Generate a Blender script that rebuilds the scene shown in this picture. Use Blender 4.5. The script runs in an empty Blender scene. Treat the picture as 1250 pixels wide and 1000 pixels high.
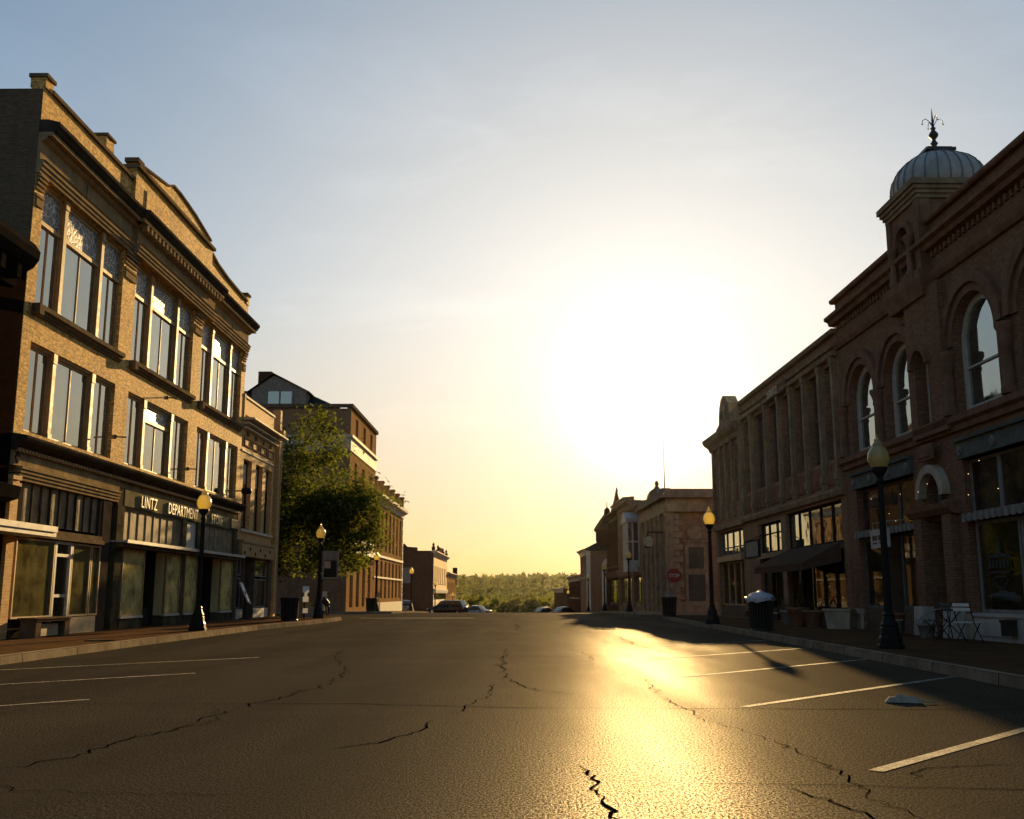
import bpy, math, random
import numpy as np
from math import radians as rad, sin, cos, pi, sqrt
random.seed(7); np.random.seed(7)
C = bpy.context.scene.collection
SC = bpy.context.scene
# ------------------------------------------------------------------ camera
EYE = 1.21
cam_d = bpy.data.cameras.new('camera'); cam = bpy.data.objects.new('camera', cam_d); C.objects.link(cam)
cam.location = (0, 0, EYE); cam.rotation_euler = (rad(90+10.33), 0, 0)
cam_d.sensor_width = 36; cam_d.lens = 35.71; cam_d.clip_start = .05; cam_d.clip_end = 9000
SC.camera = cam
# ------------------------------------------------------------------ light
SUN_AZ, SUN_EL = rad(7.8), rad(10.9)           # azimuth measured from +Y towards +X
sdir = (sin(SUN_AZ)*cos(SUN_EL), cos(SUN_AZ)*cos(SUN_EL), sin(SUN_EL))
sun_d = bpy.data.lights.new('sun', 'SUN'); sun = bpy.data.objects.new('sun', sun_d); C.objects.link(sun)
sun_d.energy = 5.0; sun_d.angle = rad(.6); sun_d.color = (1, .66, .27)
sun.rotation_euler = (rad(90)-SUN_EL, 0, pi-SUN_AZ)
SC.view_settings.view_transform = 'Standard'; SC.view_settings.look = 'None'
SC.view_settings.exposure = 1.5; SC.view_settings.gamma = 1.0
world = bpy.data.worlds.new('World'); SC.world = world; world.use_nodes = True
def build_world():
    nt = world.node_tree; nt.nodes.clear(); N = nt.nodes.new; L = nt.links.new
    out = N('ShaderNodeOutputWorld'); bg = N('ShaderNodeBackground'); L(bg.outputs[0], out.inputs[0])
    bg.inputs[1].default_value = .05
    sky = N('ShaderNodeTexSky'); sky.sky_type = 'NISHITA'; sky.sun_disc = False
    sky.sun_elevation = SUN_EL; sky.sun_rotation = SUN_AZ
    sky.air_density = 1.0; sky.dust_density = 1.5; sky.ozone_density = 1.6; sky.altitude = 200
    tc = N('ShaderNodeTexCoord')
    dot = N('ShaderNodeVectorMath'); dot.operation = 'DOT_PRODUCT'; L(tc.outputs['Generated'], dot.inputs[0]); dot.inputs[1].default_value = sdir
    def m(op, a, b=None, clamp=False):
        n = N('ShaderNodeMath'); n.operation = op; n.use_clamp = clamp
        for i, v in enumerate((a, b)):
            if v is None: continue
            if isinstance(v, (int, float)): n.inputs[i].default_value = v
            else: L(v, n.inputs[i])
        return n.outputs[0]
    d = m('MAXIMUM', dot.outputs['Value'], 0.0)
    def lobe(p, amp, col):
        v = m('MULTIPLY', m('POWER', d, p), amp)
        c = N('ShaderNodeCombineXYZ')
        for i in range(3): L(m('MULTIPLY', v, col[i]), c.inputs[i])
        return c.outputs[0]
    def add(a, b):
        n = N('ShaderNodeVectorMath'); n.operation = 'ADD'; L(a, n.inputs[0]); L(b, n.inputs[1]); return n.outputs[0]
    def mul(a, col):
        n = N('ShaderNodeVectorMath'); n.operation = 'MULTIPLY'; L(a, n.inputs[0])
        if isinstance(col, tuple): n.inputs[1].default_value = col
        else: L(col, n.inputs[1])
        return n.outputs[0]
    col = mul(sky.outputs[0], SKY_TINT)
    for p, a, cc in LOBES: col = add(col, lobe(p, a, cc))
    sep = N('ShaderNodeSeparateXYZ'); L(tc.outputs['Generated'], sep.inputs[0])
    lowf = m('POWER', m('SUBTRACT', 1.0, m('MINIMUM', m('MAXIMUM', m('MULTIPLY', sep.outputs[2], 3.2), 0.0), 1.0)), 1.6)      # warm dusty air low over the horizon
    cw = N('ShaderNodeCombineXYZ')
    for i, q in enumerate(LOW_TINT): L(m('ADD', 1.0, m('MULTIPLY', lowf, q-1.0)), cw.inputs[i])
    s3 = N('ShaderNodeSeparateXYZ'); L(col, s3.inputs[0]); c3 = N('ShaderNodeCombineXYZ')                                      # the sky's brightness levels off towards the sun
    for i, top in enumerate(SKY_TOP): L(m('DIVIDE', s3.outputs[i], m('ADD', 1.0, m('DIVIDE', s3.outputs[i], top))), c3.inputs[i])
    col = mul(c3.outputs[0], cw.outputs[0])
    for p, a, cc in CORE: col = add(col, lobe(p, a, cc))
    # thin streaky cirrus
    mp = N('ShaderNodeMapping'); L(tc.outputs['Generated'], mp.inputs[0]); mp.inputs['Scale'].default_value = (2.2, 1.2, 9.0); mp.inputs['Rotation'].default_value = (0.15, -.38, .5)
    nz = N('ShaderNodeTexNoise'); nz.inputs['Scale'].default_value = 1.7; nz.inputs['Detail'].default_value = 7; nz.inputs['Roughness'].default_value = .62; nz.inputs['Distortion'].default_value = .6
    L(mp.outputs[0], nz.inputs['Vector'])
    mr = N('ShaderNodeMapRange'); mr.inputs[1].default_value = .50; mr.inputs[2].default_value = .78; mr.inputs[3].default_value = 0.0; mr.inputs[4].default_value = .11
    L(nz.outputs['Fac'], mr.inputs[0])
    one = m('ADD', m('MULTIPLY', mr.outputs[0], 1.0), 1.0)
    cx = N('ShaderNodeCombineXYZ'); [L(one, cx.inputs[i]) for i in range(3)]
    col = mul(col, cx.outputs[0])
    L(col, bg.inputs[0])
SKY_TINT = (1.08, 1.28, 1.54)
LOBES = [(7, .62, (.92, .95, .95)), (24, 3.0, (1, .93, .78))]
LOW_TINT = (.94, .63, .24)
SKY_TOP = (9.6, 9.0, 8.3)
CORE = [(110, 1.6, (1, .90, .70)), (600, 10, (1, .92, .8))]
build_world()

# ------------------------------------------------------------------ material helpers
class NT:
    def __init__(s, name):
        s.m = bpy.data.materials.new(name); s.m.use_nodes = True
        s.t = s.m.node_tree; s.t.nodes.clear()
        s.out = s.n('ShaderNodeOutputMaterial')
    def n(s, typ, **kw):
        x = s.t.nodes.new(typ)
        for k, v in kw.items(): setattr(x, k, v)
        return x
    def l(s, a, b): s.t.links.new(a, b)
    def bsdf(s, col=None, rough=.7, spec=.4, metal=0):
        b = s.n('ShaderNodeBsdfPrincipled')
        if col is not None: b.inputs['Base Color'].default_value = (*col, 1)
        b.inputs['Roughness'].default_value = rough; b.inputs['Specular IOR Level'].default_value = spec; b.inputs['Metallic'].default_value = metal
        s.l(b.outputs[0], s.out.inputs[0]); s.b = b; return b
    def coord(s, kind='Object'):
        return s.n('ShaderNodeTexCoord').outputs[kind]
    def noise(s, vec, scale, detail=4, rough=.55, dist=0, off=None):
        if off is not None:
            mp = s.n('ShaderNodeMapping'); s.l(vec, mp.inputs[0]); mp.inputs['Location'].default_value = off; vec = mp.outputs[0]
        x = s.n('ShaderNodeTexNoise'); s.l(vec, x.inputs['Vector'])
        x.inputs['Scale'].default_value = scale; x.inputs['Detail'].default_value = detail; x.inputs['Roughness'].default_value = rough; x.inputs['Distortion'].default_value = dist
        return x.outputs['Fac']
    def ramp(s, fac, stops):
        r = s.n('ShaderNodeValToRGB'); s.l(fac, r.inputs[0])
        e = r.color_ramp.elements
        while len(e) < len(stops): e.new(.5)
        for el, (p, c) in zip(e, stops):
            el.position = p; el.color = (*c, 1) if len(c) == 3 else c
        return r.outputs[0]
    def mix(s, fac, a, b, blend='MIX'):
        x = s.n('ShaderNodeMix', data_type='RGBA', blend_type=blend)
        if isinstance(fac, (int, float)): x.inputs[0].default_value = fac
        else: s.l(fac, x.inputs[0])
        for i, v in ((6, a), (7, b)):
            if isinstance(v, tuple): x.inputs[i].default_value = (*v, 1)
            else: s.l(v, x.inputs[i])
        return x.outputs[2]
    def math(s, op, a, b=0.0, clamp=False):
        x = s.n('ShaderNodeMath', operation=op, use_clamp=clamp)
        for i, v in enumerate((a, b)):
            if isinstance(v, (int, float)): x.inputs[i].default_value = v
            else: s.l(v, x.inputs[i])
        return x.outputs[0]
    def rng(s, v, a, b, c, d):
        x = s.n('ShaderNodeMapRange'); s.l(v, x.inputs[0])
        for i, q in enumerate((a, b, c, d)): x.inputs[i+1].default_value = q
        return x.outputs[0]
    def bump(s, h, strength=.3, dist=.02):
        x = s.n('ShaderNodeBump'); s.l(h, x.inputs['Height']); x.inputs['Strength'].default_value = strength; x.inputs['Distance'].default_value = dist
        s.l(x.outputs[0], s.b.inputs['Normal'])
    def wallvec(s):
        o = s.coord(); sp = s.n('ShaderNodeSeparateXYZ'); s.l(o, sp.inputs[0])
        cb = s.n('ShaderNodeCombineXYZ'); s.l(s.math('ADD', sp.outputs[0], sp.outputs[1]), cb.inputs[0]); s.l(sp.outputs[2], cb.inputs[1])
        return o, cb.outputs[0]

def brick(name, c1, c2, mortar, vary=.35, scale=1.0, stain=.5, rough=.85):
    t = NT(name); t.bsdf(rough=rough, spec=.055 if max(c2) > .5 else 0)
    o, v = t.wallvec()
    b = t.n('ShaderNodeTexBrick'); t.l(v, b.inputs['Vector'])
    b.inputs['Scale'].default_value = 1.0; b.inputs['Brick Width'].default_value = .215*scale; b.inputs['Row Height'].default_value = .075*scale
    b.inputs['Mortar Size'].default_value = .007*scale; b.inputs['Mortar Smooth'].default_value = .2; b.inputs['Bias'].default_value = -.1
    b.inputs['Color1'].default_value = (*c1, 1); b.inputs['Color2'].default_value = (*c2, 1); b.inputs['Mortar'].default_value = (*mortar, 1)
    n1 = t.noise(o, .55, 5, .6); q = t.n('ShaderNodeMapping'); t.l(o, q.inputs[0]); q.inputs['Scale'].default_value = (1, 1, 2.6); n2 = t.noise(q.outputs[0], 5.2, 3, .85)
    sp = t.n('ShaderNodeMapping'); t.l(o, sp.inputs[0]); sp.inputs['Scale'].default_value = (2.2, 2.2, .25)
    n3 = t.noise(sp.outputs[0], 1.3, 5, .65)                         # rain streaks
    col = t.mix(t.rng(n1, .35, .7, 0, stain), b.outputs['Color'], tuple(x*.5 for x in c1))
    col = t.mix(t.rng(n2, .46, .66, 0, vary), col, tuple(min(1, x*1.4) for x in c2)); col = t.mix(t.rng(n2, .44, .28, 0, vary), col, tuple(x*.45 for x in c1))
    col = t.mix(t.rng(n3, .52, .8, 0, stain*.9), col, tuple(x*.32 for x in c1))
    t.l(col, t.b.inputs['Base Color'])
    t.bump(t.math('ADD', t.math('MULTIPLY', b.outputs['Fac'], -1), t.math('MULTIPLY', n2, .5)), .6, .012)
    return t.m
def plain(name, col, rough=.7, spec=.1, vary=.25, scale=3, metal=0, bump=.15, streak=.3):
    t = NT(name); t.bsdf(rough=rough, spec=(.07 if max(col) > .3 else 0) if spec < .15 else spec, metal=metal); o = t.coord()
    n1 = t.noise(o, scale, 5, .6); n2 = t.noise(o, scale*14, 3, .6)
    mp = t.n('ShaderNodeMapping'); t.l(o, mp.inputs[0]); mp.inputs['Scale'].default_value = (3, 3, .35)
    n3 = t.noise(mp.outputs[0], 1.7, 5, .65)
    c = t.mix(t.rng(n1, .35, .7, 0, 1), tuple(x*(1-vary) for x in col), tuple(min(1, x*(1+vary)) for x in col))
    c = t.mix(t.rng(n3, .5, .8, 0, streak), c, tuple(x*.35 for x in col))
    t.l(c, t.b.inputs['Base Color'])
    t.l(t.rng(n1, .3, .7, max(.02, rough-.08), min(1, rough+.1)), t.b.inputs['Roughness'])
    if bump: t.bump(n2, bump, .01)
    return t.m
def mirror_glass(name, col=(.018, .022, .022), lo=.22, hi=.75, tint=(.95, 1, .96), wav=.04):
    "window panes with a dark room behind: two surfaces' worth of reflection over a dark ground"
    t = NT(name); o = t.coord(); n = t.noise(o, 1.1, 2, .5); n2 = t.noise(o, 2.5, 5, .65)
    b = t.n('ShaderNodeBump'); t.l(n, b.inputs['Height']); b.inputs['Strength'].default_value = wav; b.inputs['Distance'].default_value = .1
    df = t.n('ShaderNodeBsdfDiffuse'); t.l(t.mix(t.rng(n2, .4, .75, 0, 1), col, tuple(x*3.2 for x in col)), df.inputs[0])
    gl = t.n('ShaderNodeBsdfGlossy'); gl.inputs[0].default_value = (*tint, 1); t.l(t.rng(n2, .4, .75, .015, .07), gl.inputs['Roughness']); t.l(b.outputs[0], gl.inputs['Normal'])
    fr = t.n('ShaderNodeFresnel'); fr.inputs[0].default_value = 1.5; t.l(b.outputs[0], fr.inputs['Normal'])
    mx = t.n('ShaderNodeMixShader'); t.l(t.rng(fr.outputs[0], .04, .5, lo, hi), mx.inputs[0]); t.l(df.outputs[0], mx.inputs[1]); t.l(gl.outputs[0], mx.inputs[2])
    t.l(mx.outputs[0], t.out.inputs[0]); return t.m
def clear_glass(name, tint=(.8, .85, .78), dirt_glow=.12):
    t = NT(name); o = t.coord()
    tr = t.n('ShaderNodeBsdfTransparent'); tr.inputs[0].default_value = (*tint, 1)
    gl = t.n('ShaderNodeBsdfGlossy'); gl.inputs['Roughness'].default_value = .03
    fr = t.n('ShaderNodeFresnel'); fr.inputs[0].default_value = 1.65
    mx = t.n('ShaderNodeMixShader'); t.l(fr.outputs[0], mx.inputs[0]); t.l(tr.outputs[0], mx.inputs[1]); t.l(gl.outputs[0], mx.inputs[2])
    df = t.n('ShaderNodeBsdfDiffuse'); df.inputs[0].default_value = (.58, .49, .18, 1)  # yellow diffuse film over the pane, paints a sunlit glow into the glass
    m2 = t.n('ShaderNodeMixShader'); n = t.noise(o, 1.6, 6, .7); t.l(t.rng(n, .35, .8, dirt_glow*.3, dirt_glow*1.6), m2.inputs[0]); t.l(mx.outputs[0], m2.inputs[1]); t.l(df.outputs[0], m2.inputs[2])
    t.l(m2.outputs[0], t.out.inputs[0]); return t.m
def leafmat(name, cols, trans=.5, scale=.35):
    t = NT(name); o = t.coord(); info = t.n('ShaderNodeNewGeometry')
    col = t.ramp(info.outputs['Random Per Island'], [(0, cols[0]), (.5, cols[1]), (1, cols[2])])
    n = t.noise(o, scale, 3, .6); col = t.mix(t.rng(n, .35, .65, 0, .7), col, tuple(x*.6 for x in cols[0]))
    df = t.n('ShaderNodeBsdfDiffuse'); tl = t.n('ShaderNodeBsdfTranslucent'); t.l(col, df.inputs[0])
    t.l(t.mix(.35, col, (.30, .29, .03)), tl.inputs[0])
    mx = t.n('ShaderNodeMixShader'); mx.inputs[0].default_value = trans; t.l(df.outputs[0], mx.inputs[1]); t.l(tl.outputs[0], mx.inputs[2])
    t.l(mx.outputs[0], t.out.inputs[0]); return t.m
def emit(name, col, s):
    t = NT(name); e = t.n('ShaderNodeEmission'); e.inputs[0].default_value = (*col, 1); e.inputs[1].default_value = s; t.l(e.outputs[0], t.out.inputs[0]); return t.m
def globe_mat():
    t = NT('amber globe glass'); tl = t.n('ShaderNodeBsdfTranslucent'); tl.inputs[0].default_value = (.95, .82, .36, 1)
    df = t.n('ShaderNodeBsdfDiffuse'); df.inputs[0].default_value = (.58, .50, .26, 1)
    gl = t.n('ShaderNodeBsdfGlossy'); gl.inputs['Roughness'].default_value = .18; fr = t.n('ShaderNodeFresnel'); fr.inputs[0].default_value = 1.45
    a = t.n('ShaderNodeMixShader'); a.inputs[0].default_value = .35; t.l(tl.outputs[0], a.inputs[1]); t.l(df.outputs[0], a.inputs[2])
    b = t.n('ShaderNodeMixShader'); t.l(fr.outputs[0], b.inputs[0]); t.l(a.outputs[0], b.inputs[1]); t.l(gl.outputs[0], b.inputs[2])
    t.l(b.outputs[0], t.out.inputs[0]); return t.m
def asphalt():
    t = NT('worn asphalt'); o = t.coord()
    gm = t.n('ShaderNodeMapping'); t.l(o, gm.inputs[0]); gm.inputs['Scale'].default_value = (1, .5, 1); fine = t.noise(gm.outputs[0], 62, 2, .95); mid = t.noise(o, 60, 2, .7)
    mp = t.n('ShaderNodeMapping'); t.l(o, mp.inputs[0]); mp.inputs['Scale'].default_value = (1, .10, 1)
    lane = t.noise(mp.outputs[0], .6, 4, .55); blot = t.noise(o, .35, 5, .6)
    c = t.mix(t.rng(fine, .45, .58, 0, 1), (.006, .004, .002), (.115, .088, .054))
    c = t.mix(t.rng(lane, .4, .62, 0, .75), c, (.024, .019, .013))
    c = t.mix(t.rng(blot, .5, .75, 0, .5), c, (.075, .058, .037))
    b = t.n('ShaderNodeBump'); t.l(t.math('ADD', fine, mid), b.inputs['Height']); b.inputs['Strength'].default_value = .26; b.inputs['Distance'].default_value = .012
    df = t.n('ShaderNodeBsdfDiffuse'); df.inputs['Roughness'].default_value = .6; t.l(c, df.inputs[0]); t.l(b.outputs[0], df.inputs['Normal'])
    gl = t.n('ShaderNodeBsdfGlossy'); gl.inputs[0].default_value = (1, .95, .85, 1); t.l(t.rng(lane, .3, .7, GLINT[0], GLINT[1]), gl.inputs['Roughness']); t.l(b.outputs[0], gl.inputs['Normal'])
    mx = t.n('ShaderNodeMixShader'); t.l(t.math('MULTIPLY', t.rng(fine, .46, .57, 0.0, 2.3), t.rng(lane, .3, .7, GLINT[2]*1.35, GLINT[2]*.6)), mx.inputs[0]); t.l(df.outputs[0], mx.inputs[1]); t.l(gl.outputs[0], mx.inputs[2])
    g2 = t.n('ShaderNodeBsdfGlossy'); g2.inputs[0].default_value = (1, .9, .72, 1); g2.inputs['Roughness'].default_value = .66; t.l(b.outputs[0], g2.inputs['Normal'])
    m2 = t.n('ShaderNodeMixShader'); m2.inputs[0].default_value = .014; t.l(mx.outputs[0], m2.inputs[1]); t.l(g2.outputs[0], m2.inputs[2])
    t.l(m2.outputs[0], t.out.inputs[0]); return t.m
GLINT = (.32, .41, .0092)
def pavers():
    t = NT('brick pavers'); t.bsdf(rough=.9, spec=0); o = t.coord()
    b = t.n('ShaderNodeTexBrick'); t.l(o, b.inputs['Vector']); b.inputs['Scale'].default_value = 1; b.inputs['Brick Width'].default_value = .22; b.inputs['Row Height'].default_value = .11
    b.inputs['Mortar Size'].default_value = .006; b.inputs['Color1'].default_value = (.09, .045, .018, 1); b.inputs['Color2'].default_value = (.13, .07, .028, 1); b.inputs['Mortar'].default_value = (.06, .045, .036, 1)
    n = t.noise(o, .8, 5, .6); c = t.mix(t.rng(n, .35, .7, 0, .6), b.outputs['Color'], (.05, .036, .028)); t.l(c, t.b.inputs['Base Color'])
    t.bump(t.math('ADD', t.noise(o, 30, 3), t.math('MULTIPLY', b.outputs['Fac'], -.6)), .35, .01); return t.m
def dusty_panels(name, c, n_, dark, width):
    """corrugated translucent transom: soft vertical folds, dusty towards the bottom"""
    t = NT(name); t.bsdf(rough=.8, spec=.12); o = t.coord()
    n = t.noise(o, 2.2, 5, .65); c1 = t.mix(t.rng(n, .3, .72, 0, 1), c, dark); t.l(c1, t.b.inputs['Base Color']); t.bump(n, .3, .05); return t.m

M = {}
M['buff'] = brick('buff brick', (.46, .26, .075), (.76, .455, .15), (.24, .15, .06), vary=.95, stain=.85)
M['buff_dark'] = brick('dark side brick', (.13, .095, .06), (.17, .12, .08), (.10, .08, .06))  # darker brick for the side walls and their front returns
M['tan'] = brick('tan brick', (.52, .30, .11), (.66, .41, .18), (.34, .25, .15), stain=.4)
M['red'] = brick('red brick', (.20, .112, .064), (.27, .152, .09), (.12, .08, .06), stain=.5)
M['brown'] = brick('brown brick', (.25, .15, .085), (.33, .20, .115), (.15, .11, .08), stain=.45)
M['orange'] = brick('orange brick', (.30, .175, .075), (.40, .245, .11), (.22, .16, .10), stain=.4)
M['darkred'] = brick('dark red brick', (.085, .042, .026), (.12, .06, .038), (.07, .05, .04), stain=.5)
M['stone'] = plain('weathered limestone', (.40, .34, .25), .8, .08, .22, 2.2, streak=.5)
M['paleston'] = plain('pale limestone', (.52, .45, .34), .8, .08, .15, 2.0, streak=.35)
M['stone_dim'] = plain('brown weathered stone', (.27, .20, .125), .85, .05, .25, 2.2, streak=.45)
M['redstone'] = plain('red sandstone', (.20, .112, .07), .85, .08, .25, 2.5, streak=.4)
M['trim_tan'] = plain('tan painted cornice', (.29, .21, .115), .6, .08, .2, 2.0, streak=.55)
M['trim_dark'] = plain('dark sheet metal cornice', (.055, .045, .035), .55, .08, .3, 2.0)
M['trim_brown'] = plain('brown painted wood', (.13, .095, .065), .6, .08, .25, 4)
M['trim_shop'] = plain('grimy tan shopfront paint', (.295, .215, .11), .7, .06, .3, 2.0, streak=.6)
M['trim_sill'] = plain('weathered sill', (.17, .125, .075), .85, .05, .25, 3, streak=.4)
M['trim_green'] = plain('grey green painted iron', (.115, .125, .105), .55, .08, .2, 3)
M['frame_pale'] = plain('pale painted frame', (.46, .42, .35), .55, .08, .15, 5)
M['frame_grey'] = plain('grey painted frame', (.22, .205, .18), .55, .08, .2, 5)
M['frame_dark'] = plain('dark window frame', (.035, .03, .026), .5, .08, .2, 5)
M['frame_tan'] = plain('tan painted frame', (.36, .235, .105), .55, .08, .2, 5)
M['vitro'] = plain('dark structural glass', (.085, .072, .042), .55, .08, .4, 1.5, bump=.03, streak=.5)
M['white'] = plain('white painted wood', (.72, .70, .64), .6, .08, .08, 5)
M['bulk_white'] = plain('pale painted bulkhead', (.42, .40, .36), .65, .08, .15, 3)
M['alum'] = plain('bare aluminium', (.62, .58, .50), .35, .5, .12, 4, metal=.7)
M['sooty'] = brick('black painted brick', (.012, .007, .005), (.016, .009, .006), (.009, .006, .004))
M['trim_black'] = plain('black painted cornice', (.018, .015, .012), .7, .05, .3, 2)
M['etch'] = plain('etched glass marking', (.07, .068, .062), .6, .1, .2, 5)
M['black'] = plain('black painted iron', (.014, .013, .012), .62, .16, .3, 6, bump=.05)
M['iron_green'] = plain('dark green iron', (.014, .018, .014), .4, .5, .3, 6)
M['rubber'] = plain('tyre rubber', (.012, .012, .012), .8, .3, .2, 10)
M['concrete'] = plain('kerb concrete', (.24, .20, .15), .8, .08, .25, 2.0)
def kerbstone():
    t = NT('kerb stones'); t.bsdf(rough=.9, spec=0); o = t.coord(); sp = t.n('ShaderNodeSeparateXYZ'); t.l(o, sp.inputs[0])
    f = t.math('FRACT', t.math('MULTIPLY', sp.outputs[1], .42)); n = t.noise(o, 1.4, 5, .65); n2 = t.noise(o, 14, 4, .7)
    c = t.mix(t.rng(n, .35, .68, 0, 1), (.17, .135, .09), (.30, .245, .165)); c = t.mix(t.rng(n2, .55, .75, 0, .8), c, (.09, .075, .055))
    c = t.mix(t.math('LESS_THAN', f, .012), c, (.03, .025, .02)); t.l(c, t.b.inputs['Base Color']); t.bump(n2, .4, .01); return t.m
M['kerb'] = kerbstone()
M['roof_tar'] = plain('tar roofing', (.05, .047, .043), .9, .08, .3, 1.5)
M['roof_slate'] = plain('dark slate roof', (.045, .042, .04), .7, .08, .3, 3)
M['roof_red'] = plain('red tile roof', (.13, .05, .03), .8, .08, .3, 3)
M['dome'] = plain('standing seam metal', (.36, .355, .34), .5, .35, .25, 1.5, metal=0, streak=.5)
M['glass'] = mirror_glass('dark window glass', lo=.34, hi=.85)
M['glass_green'] = mirror_glass('greenish window glass', (.03, .036, .030), .26, .78, (.95, .97, .88))
M['glass_dim'] = mirror_glass('curtained window glass', (.024, .017, .012), .02, .2)
M['glass_fancy'] = None
M['shop_glass'] = clear_glass('dusty shop glass with painted glow', (.78, .82, .66), .22)  # thin film, some of the sunlit look is painted on
M['show_glass'] = clear_glass('show window glass with painted glow', (.80, .80, .60), .95)  # heavy yellow film stands in for panes glowing in the sun
M['shop_glass2'] = clear_glass('clear shop glass', (.82, .84, .80), .04)
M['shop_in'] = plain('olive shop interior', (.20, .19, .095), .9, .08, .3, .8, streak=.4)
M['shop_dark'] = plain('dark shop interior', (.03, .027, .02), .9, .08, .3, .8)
M['display'] = plain('yellowed display lining', (.60, .50, .24), .8, .08, .25, .7, streak=.5)
M['panel'] = dusty_panels('dusty transom panels', (.32, .24, .125), 9, (.12, .088, .048), .5)
M['panel_dark'] = dusty_panels('smoked transom panels', (.30, .215, .115), 9, (.10, .072, .04), .5)
M['awning'] = plain('brown awning canvas', (.095, .06, .042), .9, .08, .15, 3, streak=.3)
M['valance'] = plain('grubby valance stripe', (.24, .225, .195), .8, .05, .2, 5)
M['fascia'] = plain('olive sign fascia', (.19, .165, .095), .7, .05, .2, 2, streak=.4)
M['board_beige'] = plain('beige bulkhead boards', (.42, .33, .20), .7, .08, .2, 3)
M['wood'] = plain('weathered wood', (.17, .115, .07), .75, .08, .3, 5)
M['globe'] = globe_mat()
M['asphalt'] = asphalt(); M['pavers'] = pavers()
def matte(name, col):
    t = NT(name); d = t.n('ShaderNodeBsdfDiffuse'); d.inputs['Roughness'].default_value = 1; n = t.noise(t.coord(), 30, 3); t.l(t.mix(t.rng(n, .35, .65, 0, 1), col, tuple(x*2 for x in col)), d.inputs[0]); t.l(d.outputs[0], t.out.inputs[0]); return t.m
M['crack'] = matte('tar filled crack', (.0035, .0032, .003))
def paint():
    t = NT('worn road paint'); t.bsdf((.55, .53, .47), .8, .05); o = t.coord(); n = t.noise(o, 28, 4, .75); n2 = t.noise(o, 2.0, 4, .6)
    t.l(t.mix(t.rng(t.math('ADD', n, t.math('MULTIPLY', n2, .6)), .62, .90, 0, 1), (.40, .36, .29), (.06, .052, .042)), t.b.inputs['Base Color']); t.bump(t.noise(o, 95, 3, .75), .6, .01); return t.m
M['paint'] = paint()
M['soil'] = plain('dry grassland', (.075, .078, .03), .95, .08, .35, .05, bump=0)
M['leaf'] = leafmat('street tree leaves', [(.028, .056, .012), (.062, .105, .020), (.13, .165, .032)], .42, .5)
M['forest'] = leafmat('forest leaves', [(.008, .026, .006), (.020, .046, .009), (.045, .075, .013)], .42, .02)
M['forest_dark'] = leafmat('dark forest leaves', [(.005, .016, .005), (.012, .030, .008), (.025, .046, .010)], .35, .02)
M['forest_light'] = leafmat('spring forest leaves', [(.030, .055, .008), (.060, .095, .014), (.10, .13, .02)], .45, .02)
M['shrub'] = leafmat('planter leaves', [(.02, .035, .012), (.035, .06, .018), (.06, .085, .03)], .35, 3)
M['bark'] = plain('tree bark', (.085, .065, .048), .9, .08, .35, 6, bump=.6)
M['pot'] = plain('terracotta pot', (.21, .11, .07), .8, .08, .2, 5)
M['pot_grey'] = plain('grey stone pot', (.24, .22, .19), .85, .08, .2, 5)
M['bag'] = plain('grey plastic bag', (.45, .46, .50), .35, .5, .2, 8, bump=.5)
M['paper'] = plain('crumpled paper', (.28, .255, .21), .8, .08, .2, 12)
M['bulb'] = emit('small warm bulb', (1, .72, .4), .7)
M['redlamp'] = emit('red lamp', (1, .13, .03), 1.2)
M['redsign'] = plain('red sign enamel', (.30, .03, .022), .45, .4, .1, 5)
M['letters'] = plain('cream sign letters', (.50, .43, .27), .5, .08, .12, 6)
M['carblack'] = plain('black car paint', (.008, .008, .009), .25, .25, .1, 4, bump=0, streak=0)
M['carsilver'] = plain('silver car paint', (.20, .195, .19), .25, .5, .05, 4, metal=.5, bump=0, streak=0)
M['cardark'] = plain('dark red car paint', (.05, .02, .02), .2, .6, .1, 4, bump=0, streak=0)
M['white_light'] = plain('white car lamp lens', (.75, .73, .68), .15, .6, .05, 5, bump=0)
M['tail_light'] = plain('red car lamp lens', (.4, .02, .02), .15, .6, .05, 5, bump=0)
def fancy():
    t = NT('leaded transom glass'); t.bsdf(rough=.4, spec=.15); o, v = t.wallvec()
    vo = t.n('ShaderNodeTexVoronoi', feature='DISTANCE_TO_EDGE'); t.l(v, vo.inputs['Vector']); vo.inputs['Scale'].default_value = 5.5
    t.l(t.mix(t.rng(vo.outputs[0], .03, .075, 0, 1), (.55, .50, .42), (.10, .10, .10)), t.b.inputs['Base Color'])
    t.bump(vo.outputs[0], .6, .03); return t.m
M['glass_fancy'] = fancy()
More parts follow.
